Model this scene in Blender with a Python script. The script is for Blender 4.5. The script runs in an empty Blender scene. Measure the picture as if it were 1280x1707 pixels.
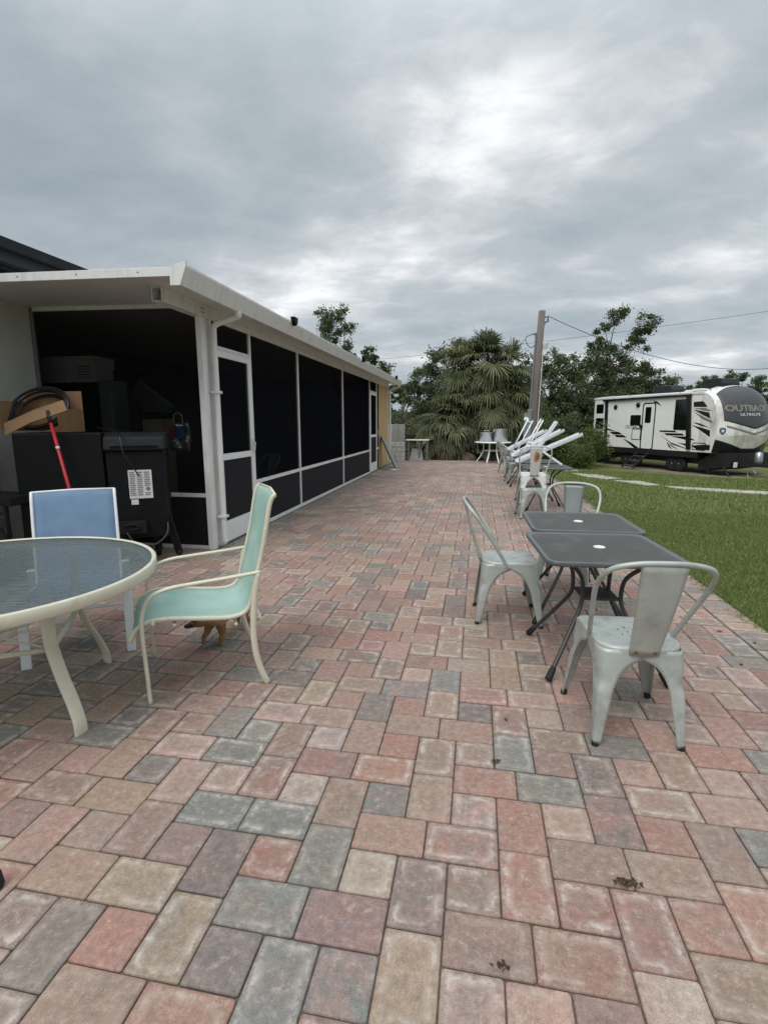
import bpy, math, random
import numpy as np
from mathutils import Vector, Matrix, Euler
random.seed(7); RNG = np.random.default_rng(7)
PI = math.pi; R = math.radians
scene = bpy.context.scene
COL = scene.collection

# ------------------------------------------------------------------ materials
def srgb(r, g, b):
    f = lambda c: (c/255/12.92) if c/255 <= 0.04045 else ((c/255+0.055)/1.055)**2.4
    return (f(r), f(g), f(b), 1)
def new_mat(name):
    m = bpy.data.materials.new(name); m.use_nodes = True
    nt = m.node_tree; nt.nodes.clear()
    return m, nt, nt.nodes, nt.links
def N(nodes, t, **kw):
    n = nodes.new(t)
    for k, v in kw.items():
        if k in n.inputs: n.inputs[k].default_value = v
        else: setattr(n, k, v)
    return n
def ramp(nodes, stops, interp='LINEAR'):
    n = nodes.new('ShaderNodeValToRGB'); e = n.color_ramp.elements; n.color_ramp.interpolation = interp
    e[0].position, e[0].color = stops[0][0], stops[0][1]
    e[1].position, e[1].color = stops[-1][0], stops[-1][1]
    for p, c in stops[1:-1]:
        x = e.new(p); x.color = c
    return n
def g4(v): return (v, v, v, 1)
def mat(name, col, rough=.5, metal=0, var=.12, scale=6, bump=0, bscale=80, dirt=None, dirt_amt=.35, dscale=9, spec=.5, stretch=None):
    """base colour with uneven tone, optional blotches of a second colour (dirt, rust, wear) and fine bump"""
    m, nt, n, l = new_mat(name)
    out = n.new('ShaderNodeOutputMaterial'); p = n.new('ShaderNodeBsdfPrincipled')
    l.new(p.outputs[0], out.inputs[0])
    p.inputs['Roughness'].default_value = rough; p.inputs['Metallic'].default_value = metal
    p.inputs['Specular IOR Level'].default_value = spec
    tc = n.new('ShaderNodeTexCoord'); src = tc.outputs['Object']
    if stretch:
        mp = n.new('ShaderNodeMapping'); mp.inputs['Scale'].default_value = stretch
        l.new(src, mp.inputs[0]); src = mp.outputs[0]
    nz = N(n, 'ShaderNodeTexNoise', Scale=scale, Detail=5.0, Roughness=.6); l.new(src, nz.inputs['Vector'])
    c = Vector(col[:3]); lo = tuple(c*(1-var))+(1,); hi = tuple(c*(1+var))+(1,)
    rp = ramp(n, [(.3, lo), (.7, hi)]); l.new(nz.outputs[0], rp.inputs[0])
    last = rp.outputs[0]
    if dirt:
        nz2 = N(n, 'ShaderNodeTexNoise', Scale=dscale, Detail=8.0, Roughness=.7); l.new(src, nz2.inputs['Vector'])
        r2 = ramp(n, [(.62-dirt_amt*.3, g4(0)), (.75, g4(1))]); l.new(nz2.outputs[0], r2.inputs[0])
        mx = n.new('ShaderNodeMix'); mx.data_type = 'RGBA'
        ml = N(n, 'ShaderNodeMath', operation='MULTIPLY'); ml.inputs[1].default_value = min(1, dirt_amt*2)
        l.new(r2.outputs[0], ml.inputs[0]); l.new(ml.outputs[0], mx.inputs[0])
        l.new(last, mx.inputs[6]); mx.inputs[7].default_value = dirt; last = mx.outputs[2]
    l.new(last, p.inputs['Base Color'])
    rr = N(n, 'ShaderNodeMapRange'); rr.inputs[3].default_value = max(0, rough-.08); rr.inputs[4].default_value = min(1, rough+.1)
    l.new(nz.outputs[0], rr.inputs[0]); l.new(rr.outputs[0], p.inputs['Roughness'])
    if bump:
        nb = N(n, 'ShaderNodeTexNoise', Scale=bscale, Detail=4.0); l.new(src, nb.inputs['Vector'])
        b = N(n, 'ShaderNodeBump', Strength=bump, Distance=.01); l.new(nb.outputs[0], b.inputs['Height']); l.new(b.outputs[0], p.inputs['Normal'])
    return m

M = {}
M['white_alu'] = mat('white_aluminium_paint', srgb(222, 222, 220), .35, var=.05, dirt=srgb(178, 174, 164), dirt_amt=.36, dscale=4, stretch=(2.5, 2.5, .6))
M['white_frame'] = mat('white_powder_coat', srgb(226, 227, 228), .35, var=.04)
M['soffit'] = mat('white_soffit_panel', srgb(208, 208, 205), .5, var=.05)
M['stucco'] = mat('white_stucco', srgb(190, 190, 186), .85, var=.08, bump=.9, bscale=55, scale=3)
M['roof_dark'] = mat('dark_shingle', srgb(52, 53, 56), .85, bump=.6, bscale=30, var=.25)
M['fascia_dark'] = mat('dark_fascia_paint', srgb(38, 39, 42), .5)
M['kick'] = mat('charcoal_kick_panel', srgb(27, 28, 32), .75, spec=.25, var=.1, bump=.15, bscale=400)
M['plywood'] = mat('raw_plywood', srgb(186, 158, 112), .75, var=.2, scale=3, stretch=(3, 3, .35), dirt=srgb(160, 118, 70), dirt_amt=.3)
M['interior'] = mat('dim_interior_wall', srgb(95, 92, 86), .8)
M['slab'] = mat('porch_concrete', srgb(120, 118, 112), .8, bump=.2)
M['concrete'] = mat('old_concrete', srgb(176, 170, 160), .85, var=.12, bump=.5, dirt=srgb(120, 112, 100), dirt_amt=.4)
M['cream'] = mat('cream_powder_coat', srgb(205, 200, 180), .4, var=.06, dirt=srgb(168, 158, 130), dirt_amt=.3)
M['galv'] = mat('weathered_galvanised_steel', srgb(172, 177, 172), .40, metal=.2, var=.08, scale=9, dirt=srgb(126, 130, 124), dirt_amt=.42, dscale=7)
M['galv_dark'] = mat('dull_grey_steel', srgb(120, 124, 123), .42, metal=.4, var=.1)
M['steel_white'] = mat('white_painted_steel', srgb(206, 208, 205), .4, var=.06, dirt=srgb(150, 120, 90), dirt_amt=.12)
def rust_mat():
    m, nt, n, l = new_mat('white_steel_with_rust_patch')
    out = n.new('ShaderNodeOutputMaterial'); p = n.new('ShaderNodeBsdfPrincipled'); l.new(p.outputs[0], out.inputs[0]); p.inputs['Roughness'].default_value = .5
    tc = n.new('ShaderNodeTexCoord'); mp = n.new('ShaderNodeMapping'); mp.vector_type = 'POINT'
    mp.inputs['Location'].default_value = (-.012*9, 0, -.74*4.2); mp.inputs['Scale'].default_value = (9, 0, 4.2)
    l.new(tc.outputs['Object'], mp.inputs[0])
    ln = n.new('ShaderNodeVectorMath'); ln.operation = 'LENGTH'; l.new(mp.outputs[0], ln.inputs[0])
    nz = N(n, 'ShaderNodeTexNoise', Scale=22.0, Detail=6.0, Roughness=.7); l.new(tc.outputs['Object'], nz.inputs['Vector'])
    ad = N(n, 'ShaderNodeMath', operation='MULTIPLY_ADD'); l.new(nz.outputs[0], ad.inputs[0]); ad.inputs[1].default_value = 1.1; l.new(ln.outputs['Value'], ad.inputs[2])
    rp = ramp(n, [(.55, srgb(140, 84, 48)), (.80, srgb(176, 128, 92)), (.98, srgb(206, 206, 202))]); l.new(ad.outputs[0], rp.inputs[0]); l.new(rp.outputs[0], p.inputs['Base Color'])
    return m
M['rust_splat'] = rust_mat()
M['rust'] = mat('rusty_screw', srgb(110, 66, 40), .8)
M['rubber'] = mat('black_rubber', srgb(26, 26, 27), .7)
M['char'] = mat('charcoal_powder_coat', srgb(56, 58, 60), .4, var=.1)
M['tabletop'] = mat('charcoal_textured_glass', srgb(60, 58, 54), .42, var=.12, bump=.25, bscale=160, dirt=srgb(92, 90, 84), dirt_amt=.35, dscale=6)
M['rim_char'] = mat('grey_table_rim', srgb(88, 91, 94), .38, var=.08)
M['plug'] = mat('white_plastic_plug', srgb(215, 215, 212), .5)
M['black_metal'] = mat('black_enamel', srgb(15, 16, 18), .55, spec=.2, var=.3, bump=.1, bscale=20)
M['black_dusty'] = mat('dusty_black_plastic', srgb(24, 25, 28), .6, spec=.25, var=.3, dirt=srgb(60, 57, 52), dirt_amt=.25)
M['paper'] = mat('printed_paper', srgb(205, 205, 203), .8, var=.03)
M['ink'] = mat('grey_print', srgb(110, 110, 112), .8)
M['card'] = mat('brown_cardboard', srgb(138, 108, 78), .85, var=.12, stretch=(1, 6, 1))
M['card_white'] = mat('white_printed_carton', srgb(190, 188, 182), .8, var=.05)
M['hose'] = mat('black_hose', srgb(20, 21, 23), .4)
M['red'] = mat('red_pole_paint', srgb(170, 34, 42), .35)
M['beige'] = mat('beige_plastic', srgb(150, 142, 118), .6)
M['foil'] = mat('silver_foil', srgb(180, 182, 186), .25, metal=.8, bump=.8, bscale=25)
M['blue_lab'] = mat('blue_print', srgb(40, 90, 130), .5)
M['red_lab'] = mat('red_print', srgb(140, 50, 45), .5)
M['wood_pole'] = mat('weathered_pole_wood', srgb(112, 104, 98), .85, var=.25, scale=4, stretch=(6, 6, .4), bump=.6, bscale=20)
M['wood_grey'] = mat('grey_weathered_board', srgb(150, 146, 142), .85, var=.2, stretch=(6, 6, .5), bump=.4)
M['meter'] = mat('grey_meter_box', srgb(128, 136, 140), .45, metal=.3)
M['block'] = mat('pale_concrete_block', srgb(190, 187, 180), .85, bump=.4, var=.1)
M['tin'] = mat('dull_tin', srgb(172, 174, 174), .3, metal=.75, var=.12, bump=.15, bscale=12)
M['pvc'] = mat('white_pvc', srgb(224, 226, 230), .35, var=.04, dirt=srgb(165, 165, 160), dirt_amt=.2)
M['rv_white'] = mat('rv_fibreglass', srgb(238, 237, 232), .3, var=.04, scale=2)
M['rv_dirty'] = mat('rv_cap_with_mildew', srgb(226, 225, 220), .28, var=.04, dirt=srgb(120, 118, 98), dirt_amt=.5, dscale=1.6, stretch=(1, 1, .45))
M['rv_black'] = mat('rv_black_gloss', srgb(20, 21, 23), .25)
M['rv_skirt'] = mat('rv_black_skirt', srgb(28, 28, 30), .5)
M['rv_glass'] = mat('rv_tinted_window', srgb(14, 15, 17), .08, spec=.7)
M['rv_shield'] = mat('rv_charcoal_front', srgb(62, 63, 66), .35, var=.12)
M['rv_grey'] = mat('rv_grey_decal', srgb(128, 120, 112), .4)
M['rv_badge'] = mat('blue_badge', srgb(40, 84, 120), .4)
M['tyre'] = mat('tyre_rubber', srgb(30, 30, 31), .8)
M['rim'] = mat('wheel_rim', srgb(160, 162, 165), .3, metal=.8)
M['bark'] = mat('brown_bark', srgb(98, 84, 70), .9, var=.3, bump=.8, bscale=18, stretch=(3, 3, .6))
M['palm_bark'] = mat('palm_trunk_bark', srgb(104, 88, 72), .95, var=.35, bump=1, bscale=9)
M['dogfur'] = mat('tan_dog_fur', srgb(140, 106, 70), .9, var=.25, scale=25, bump=.4, bscale=250)
M['dogdark'] = mat('dark_muzzle_fur', srgb(70, 48, 44), .8, var=.2, scale=30)
M['harness'] = mat('dark_green_harness', srgb(42, 50, 46), .8)
M['wire'] = mat('black_cable', srgb(34, 36, 38), .6)
M['seedling'] = mat('dry_weed', srgb(78, 58, 40), .9)
M['bench_top'] = mat('white_board_top', srgb(205, 203, 198), .6)

def sling_mat(name, col, fade=None, tr=.12):
    m, nt, n, l = new_mat(name)
    out = n.new('ShaderNodeOutputMaterial'); p = n.new('ShaderNodeBsdfPrincipled')
    tc = n.new('ShaderNodeTexCoord')
    wv = N(n, 'ShaderNodeTexWave', Scale=110.0, Distortion=.3); wv.bands_direction = 'Z'
    wx = N(n, 'ShaderNodeTexNoise', Scale=4.0, Detail=6.0)
    mp = n.new('ShaderNodeMapping'); mp.inputs['Scale'].default_value = (1.5, 1.5, 2.2)
    l.new(tc.outputs['Object'], wv.inputs[0]); l.new(tc.outputs['Object'], mp.inputs[0]); l.new(mp.outputs[0], wx.inputs[0])
    c = Vector(col[:3])
    rp = ramp(n, [(.25, tuple(c)+(1,)), (.8, (fade or tuple(c*1.12)+(1,)))])
    l.new(wx.outputs[0], rp.inputs[0]); l.new(rp.outputs[0], p.inputs['Base Color'])
    p.inputs['Roughness'].default_value = .65
    b = N(n, 'ShaderNodeBump', Strength=.15, Distance=.002); l.new(wv.outputs[0], b.inputs['Height']); l.new(b.outputs[0], p.inputs['Normal'])
    t = n.new('ShaderNodeBsdfTranslucent'); l.new(rp.outputs[0], t.inputs[0])
    mx = n.new('ShaderNodeMixShader'); mx.inputs[0].default_value = .25
    l.new(p.outputs[0], mx.inputs[1]); l.new(t.outputs[0], mx.inputs[2]); l.new(mx.outputs[0], out.inputs[0])
    return m
M['blue_sling'] = sling_mat('blue_sling_mesh', srgb(116, 143, 174), srgb(134, 160, 190))
M['green_sling'] = sling_mat('mint_sling_mesh', srgb(158, 196, 184), srgb(194, 216, 208))

def screen_mat(name, trans, dark):
    m, nt, n, l = new_mat(name)
    out = n.new('ShaderNodeOutputMaterial')
    t = n.new('ShaderNodeBsdfTransparent'); d = n.new('ShaderNodeBsdfDiffuse')
    d.inputs['Color'].default_value = dark
    mx = n.new('ShaderNodeMixShader')
    tc = n.new('ShaderNodeTexCoord'); nz = N(n, 'ShaderNodeTexNoise', Scale=1.3, Detail=3.0)
    l.new(tc.outputs['Object'], nz.inputs[0])
    mr = N(n, 'ShaderNodeMapRange'); mr.inputs[3].default_value = 1-trans-.05; mr.inputs[4].default_value = 1-trans+.05
    l.new(nz.outputs[0], mr.inputs[0]); l.new(mr.outputs[0], mx.inputs[0])
    l.new(t.outputs[0], mx.inputs[1]); l.new(d.outputs[0], mx.inputs[2]); l.new(mx.outputs[0], out.inputs[0])
    return m
M['screen'] = screen_mat('black_insect_screen', .46, srgb(26, 27, 31))
M['screen_end'] = screen_mat('black_insect_screen_end', .64, srgb(22, 23, 26))

def glass_mat():
    m, nt, n, l = new_mat('rippled_table_glass')
    out = n.new('ShaderNodeOutputMaterial'); p = n.new('ShaderNodeBsdfPrincipled'); t = n.new('ShaderNodeBsdfTransparent')
    t.inputs[0].default_value = (.72, .80, .80, 1)
    p.inputs['Base Color'].default_value = (.16, .19, .20, 1); p.inputs['Roughness'].default_value = .12
    p.inputs['Specular IOR Level'].default_value = .8
    tc = n.new('ShaderNodeTexCoord'); mp = n.new('ShaderNodeMapping'); mp.inputs['Scale'].default_value = (14, 55, 14)
    mp.inputs['Rotation'].default_value = (0, 0, .2)
    nz = N(n, 'ShaderNodeTexNoise', Scale=1.0, Detail=3.0); l.new(tc.outputs['Object'], mp.inputs[0]); l.new(mp.outputs[0], nz.inputs[0])
    b = N(n, 'ShaderNodeBump', Strength=1.0, Distance=.02); l.new(nz.outputs[0], b.inputs['Height']); l.new(b.outputs[0], p.inputs['Normal'])
    mx = n.new('ShaderNodeMixShader'); mx.inputs[0].default_value = .52
    l.new(t.outputs[0], mx.inputs[1]); l.new(p.outputs[0], mx.inputs[2]); l.new(mx.outputs[0], out.inputs[0])
    return m
M['glass'] = glass_mat()

def leaf_mat(name, dark, light, yellow=None):
    m, nt, n, l = new_mat(name)
    out = n.new('ShaderNodeOutputMaterial'); p = n.new('ShaderNodeBsdfPrincipled'); t = n.new('ShaderNodeBsdfTranslucent')
    at = n.new('ShaderNodeAttribute'); at.attribute_name = 'rnd'
    st = [(0, dark), (.75, light)]
    st.append((1, yellow or light))
    rp = ramp(n, st); l.new(at.outputs['Fac'], rp.inputs[0])
    l.new(rp.outputs[0], p.inputs['Base Color']); l.new(rp.outputs[0], t.inputs[0])
    p.inputs['Roughness'].default_value = .5; p.inputs['Specular IOR Level'].default_value = .35
    mx = n.new('ShaderNodeMixShader'); mx.inputs[0].default_value = .3
    l.new(p.outputs[0], mx.inputs[1]); l.new(t.outputs[0], mx.inputs[2]); l.new(mx.outputs[0], out.inputs[0])
    return m
M['leaf'] = leaf_mat('oak_leaves', (.042, .060, .028, 1), (.125, .155, .068, 1), (.24, .26, .13, 1))
M['leaf_pale'] = leaf_mat('pale_leaves', (0.044, 0.069, 0.031, 1), (0.125, 0.175, 0.075, 1), (0.250, 0.288, 0.150, 1))
M['leaf_yellow'] = leaf_mat('yellow_green_leaves', (0.063, 0.084, 0.021, 1), (0.147, 0.179, 0.053, 1), (0.210, 0.242, 0.074, 1))
M['brush'] = leaf_mat('brown_green_brush', (0.068, 0.074, 0.038, 1), (0.162, 0.162, 0.088, 1), (0.257, 0.216, 0.135, 1))
M['frond'] = leaf_mat('fan_palm_fronds', (.050, .062, .030, 1), (.165, .180, .085, 1), (.33, .31, .19, 1))
M['frond_dead'] = leaf_mat('dead_palm_fronds', (.10, .065, .04, 1), (.22, .16, .11, 1), (.32, .24, .18, 1))
M['grass_blade'] = leaf_mat('grass_blades', (.095, .140, .034, 1), (.215, .255, .080, 1), (.42, .38, .20, 1))

# ------------------------------------------------------------------ mesh helper
class MB:
    def __init__(s): s.v = []; s.f = []
    def add(s, v, f):
        o = len(s.v); s.v += [tuple(p) for p in v]; s.f += [tuple(i+o for i in q) for q in f]; return s
    def box(s, x0, x1, y0, y1, z0, z1, T=None):
        v = [Vector((x, y, z)) for z in (z0, z1) for y in (y0, y1) for x in (x0, x1)]
        if T is not None: v = [T @ p for p in v]
        return s.add(v, [(0, 2, 3, 1), (4, 5, 7, 6), (0, 1, 5, 4), (2, 6, 7, 3), (0, 4, 6, 2), (1, 3, 7, 5)])
    def beam(s, a, b, w, h, up=(0, 0, 1)):
        a, b = Vector(a), Vector(b); d = (b-a).normalized(); u = Vector(up)
        sd = d.cross(u)
        if sd.length < 1e-4: sd = d.cross(Vector((1, 0, 0)))
        sd.normalize(); u = sd.cross(d)
        v = [p+sd*sx*w/2+u*sz*h/2 for p in (a, b) for sx, sz in ((-1, -1), (1, -1), (1, 1), (-1, 1))]
        return s.add(v, [(3, 2, 1, 0), (4, 5, 6, 7), (0, 1, 5, 4), (1, 2, 6, 5), (2, 3, 7, 6), (3, 0, 4, 7)])
    def tube(s, pts, r, seg=8, cap=True, closed=False, flat=1.0, ref=None):
        pts = [Vector(p) for p in pts]; n = len(pts)
        rs = r if isinstance(r, (list, tuple)) else [r]*n
        T = []
        for i in range(n):
            a = pts[(i-1) % n] if (closed or i > 0) else pts[i]; b = pts[(i+1) % n] if (closed or i < n-1) else pts[i]
            T.append((b-a).normalized())
        u = Vector(ref) if ref else (Vector((0, 0, 1)) if abs(T[0].z) < .9 else Vector((1, 0, 0)))
        v = []
        for i in range(n):
            u = (u - T[i]*u.dot(T[i])).normalized(); w = T[i].cross(u)
            for k in range(seg):
                a = 2*PI*k/seg; v.append(pts[i]+(u*math.cos(a)*flat+w*math.sin(a))*rs[i])
        f = []
        m = n if closed else n-1
        for i in range(m):
            j = (i+1) % n
            for k in range(seg): f.append((i*seg+k, i*seg+(k+1) % seg, j*seg+(k+1) % seg, j*seg+k))
        if cap and not closed: f += [tuple(range(seg))[::-1], tuple((n-1)*seg+k for k in range(seg))]
        return s.add(v, f)
    def lathe(s, prof, c=(0, 0, 0), seg=32, cap=True, T=None):
        v = []; n = len(prof)
        for r, z in prof:
            for k in range(seg):
                a = 2*PI*k/seg; p = Vector((c[0]+r*math.cos(a), c[1]+r*math.sin(a), c[2]+z)); v.append(T @ p if T is not None else p)
        f = [(i*seg+k, i*seg+(k+1) % seg, (i+1)*seg+(k+1) % seg, (i+1)*seg+k) for i in range(n-1) for k in range(seg)]
        if cap: f += [tuple(range(seg))[::-1], tuple((n-1)*seg+k for k in range(seg))]
        return s.add(v, f)
    def prism(s, out, fn, t0, t1):
        """outline (a,b) pairs extruded from t0 to t1, fn(a,b,t)->point"""
        n = len(out)
        v = [fn(a, b, t) for t in (t0, t1) for a, b in out]
        return s.add(v, [tuple(range(n))[::-1], tuple(range(n, 2*n))]+[(i, (i+1) % n, n+(i+1) % n, n+i) for i in range(n)])
    def grid(s, P):
        a, b = len(P), len(P[0])
        return s.add([p for row in P for p in row], [(i*b+j, i*b+j+1, (i+1)*b+j+1, (i+1)*b+j) for i in range(a-1) for j in range(b-1)])
    def build(s, name, m, parent=None, smooth=False, bevel=0, solid=0, segs=2, subd=0, off=0):
        me = bpy.data.meshes.new(name); me.from_pydata(s.v, [], s.f); me.materials.append(m); me.update()
        o = bpy.data.objects.new(name, me); COL.objects.link(o)
        if parent: o.parent = parent
        if solid:
            md = o.modifiers.new('t', 'SOLIDIFY'); md.thickness = solid; md.offset = off
        if bevel:
            md = o.modifiers.new('b', 'BEVEL'); md.width = bevel; md.segments = segs; md.limit_method = 'ANGLE'; md.angle_limit = R(40)
        if subd:
            md = o.modifiers.new('s', 'SUBSURF'); md.levels = subd; md.render_levels = subd
        if smooth:
            me.shade_smooth()
        return o
def pieces(mb, name, m, parent=None, **k):
    """link every connected island of the mesh as an object of its own"""
    par = list(range(len(mb.v)))
    def find(i):
        while par[i] != i: par[i] = par[par[i]]; i = par[i]
        return i
    for f in mb.f:
        for j in f[1:]:
            a, b = find(f[0]), find(j)
            if a != b: par[b] = a
    grp = {}
    for f in mb.f: grp.setdefault(find(f[0]), []).append(f)
    out = []
    for fs in grp.values():
        ids = sorted({i for f in fs for i in f}); mp = {v: i for i, v in enumerate(ids)}
        q = MB(); q.v = [mb.v[i] for i in ids]; q.f = [tuple(mp[i] for i in f) for f in fs]
        out.append(q.build(name, m, parent, **k))
    return out
def tag(o, label=None, cat=None, group=None, kind=None):
    if label: o['label'] = label
    if cat: o['category'] = cat
    if group: o['group'] = group
    if kind: o['kind'] = kind
    return o
def thing(name, label, cat, loc=(0, 0, 0), rz=0, group=None):
    o = bpy.data.objects.new(name, None); COL.objects.link(o); o.location = loc; o.rotation_euler = (0, 0, rz)
    o.empty_display_size = .1
    return tag(o, label, cat, group)
def copy_tree(o, parent=None):
    c = o.copy(); COL.objects.link(c)
    c.parent = parent
    for ch in list(o.children): copy_tree(ch, c)
    return c
def dup(o, loc, rz, label, group=None):
    c = copy_tree(o); c.location = loc; c.rotation_euler = (0, 0, rz); c['label'] = label
    if group: c['group'] = group
    return c
def spline(P, n=6, closed=False):
    P = [Vector(p) for p in P]; out = []; m = len(P)
    rng = range(m if closed else m-1)
    for i in rng:
        a = P[(i-1) % m] if (closed or i > 0) else P[i]; b = P[i]; c = P[(i+1) % m]; d = P[(i+2) % m] if (closed or i+2 < m) else c
        for k in range(n):
            t = k/n
            out.append(.5*((2*b)+(c-a)*t+(2*a-5*b+4*c-d)*t*t+(3*b-a-3*c+d)*t**3))
    if not closed: out.append(P[-1])
    return out
def smooth01(t): t = max(0, min(1, t)); return t*t*(3-2*t)
def terr(x, y): return -.035-.88*smooth01((x*.5+y*.87-14)/13)

def text_mesh(name, body, size, m, parent, T, extr=.002, sx=1.0, bold=0.0):
    cu = bpy.data.curves.new(name+'_c', 'FONT'); cu.body = body; cu.size = size; cu.extrude = extr; cu.offset = bold
    cu.align_x = 'CENTER'; cu.align_y = 'CENTER'
    to = bpy.data.objects.new('tmp', cu); COL.objects.link(to)
    dg = bpy.context.evaluated_depsgraph_get()
    me = bpy.data.meshes.new_from_object(to.evaluated_get(dg)); bpy.data.objects.remove(to)
    for v in me.vertices: v.co = T @ Vector((v.co.x*sx, v.co.y, v.co.z))
    me.materials.clear(); me.materials.append(m)
    o = bpy.data.objects.new(name, me); COL.objects.link(o); o.parent = parent
    return o

# ------------------------------------------------------------------ ground
def lawn_material():
    m, nt, n, l = new_mat('lawn_grass')
    out = n.new('ShaderNodeOutputMaterial'); p = n.new('ShaderNodeBsdfPrincipled'); l.new(p.outputs[0], out.inputs[0])
    tc = n.new('ShaderNodeTexCoord')
    a = N(n, 'ShaderNodeTexNoise', Scale=.35, Detail=6.0, Roughness=.65); b = N(n, 'ShaderNodeTexNoise', Scale=22.0, Detail=8.0, Roughness=.8)
    for q in (a, b): l.new(tc.outputs['Object'], q.inputs[0])
    r1 = ramp(n, [(.3, (.115, .155, .042, 1)), (.55, (.175, .195, .066, 1)), (.72, (.26, .23, .12, 1))])
    r2 = ramp(n, [(.3, g4(.35)), (.7, g4(1.45))])
    l.new(a.outputs[0], r1.inputs[0]); l.new(b.outputs[0], r2.inputs[0])
    sy = n.new('ShaderNodeSeparateXYZ'); l.new(tc.outputs['Object'], sy.inputs[0])
    mr = N(n, 'ShaderNodeMapRange', interpolation_type='SMOOTHSTEP'); mr.inputs[1].default_value = 12.0; mr.inputs[2].default_value = 21.0; mr.inputs[4].default_value = .42; l.new(sy.outputs[1], mr.inputs[0])
    m0 = n.new('ShaderNodeMix'); m0.data_type = 'RGBA'; l.new(mr.outputs[0], m0.inputs[0]); l.new(r1.outputs[0], m0.inputs[6]); m0.inputs[7].default_value = (.185, .175, .085, 1)
    mx = n.new('ShaderNodeMix'); mx.data_type = 'RGBA'; mx.blend_type = 'MULTIPLY'; mx.inputs[0].default_value = 1
    l.new(m0.outputs[2], mx.inputs[6]); l.new(r2.outputs[0], mx.inputs[7]); l.new(mx.outputs[2], p.inputs['Base Color'])
    p.inputs['Roughness'].default_value = .9; p.inputs['Specular IOR Level'].default_value = .15
    bp = N(n, 'ShaderNodeBump', Strength=1.0, Distance=.05); l.new(b.outputs[0], bp.inputs['Height']); l.new(bp.outputs[0], p.inputs['Normal'])
    return m
M['lawn'] = lawn_material()
def axis(a, b, n0, dense0, dense1, step):
    xs = list(np.arange(dense0, dense1, step)); lo = list(np.linspace(a, dense0, n0, endpoint=False)); hi = list(np.linspace(dense1, b, n0))
    return lo+xs+hi
xs = axis(-300, 300, 14, -14, 30, 1.0); ys = axis(-60, 500, 14, -8, 44, 1.0)
g = MB(); g.grid([[(x, y, terr(x, y) - (.06 if (-6.8 < x < 1.6 and y < 18.6) else 0)) for x in xs] for y in ys])
tag(g.build('lawn', M['lawn'], smooth=True), kind='structure')

# patio: every paver is a real bevelled stone
MOD = .08399682528782225; ROT = -.00396703675655637; PX0, PY0 = .031127301356208826, .058136694960179154
TONE = {'r': (158, 117, 104), 'q': (146, 118, 106), 't': (154, 130, 116), 'y': (164, 143, 121), 'g': (116, 121, 117), 'b': (112, 107, 104), 'u': (132, 111, 107), 'w': (172, 157, 144), 'p': (174, 143, 131)}
NEAR = {}
for gx, gy, k in [(-15,10,"b"),(-13,11,"r"),(-11,11,"y"),(-9,11,"b"),(-5,11,"g"),(-17,13,"y"),(-14,13,"y"),(-13,15,"u"),(-11,14,"b"),(-9,15,"r"),(-9,13,"g"),(-6,13,"u"),(-7,15,"g"),(-5,15,"w"),(-7,18,"t"),(-9,19,"w"),(-13,17,"g"),(-10,17,"g"),(-15,15,"q"),(-17,15,"t"),(-19,14,"t"),(-18,17,"y"),(-21,17,"q"),(-15,18,"t"),(-17,19,"b"),(-19,19,"y"),(-21,19,"p"),(-23,18,"t"),(-13,19,"p"),(-11,19,"r"),(-9,21,"r"),(-6,21,"r"),(-5,19,"g"),(-5,17,"t"),(-17,21,"p"),(-14,21,"g"),(-11,22,"q"),(-9,23,"w"),(-7,23,"t"),(-13,23,"g"),(-15,23,"g"),(-19,22,"q"),(-22,21,"g"),(-25,21,"t"),(2,13,"r"),(-1,13,"t"),(-1,15,"q"),(1,15,"r"),(3,15,"r"),(5,14,"r"),(1,18,"r"),(3,17,"t"),(6,17,"t"),(3,19,"p"),(5,19,"b"),(-3,14,"u"),(7,15,"r"),(9,18,"t"),(7,19,"r"),(7,21,"t"),(10,21,"p"),(5,22,"b"),(7,23,"p"),(2,21,"g"),(3,23,"q"),(3,25,"q"),(6,25,"g"),(1,23,"g"),(-1,21,"r"),(-1,23,"t"),(-3,22,"t"),(-2,25,"t"),(-5,25,"t"),(3,27,"w"),(9,23,"t"),(11,23,"p"),(11,25,"r"),(13,27,"p"),(-1,19,"p"),(-3,19,"t"),(-2,17,"r")]:
    NEAR[(gx, gy)] = k
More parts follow.
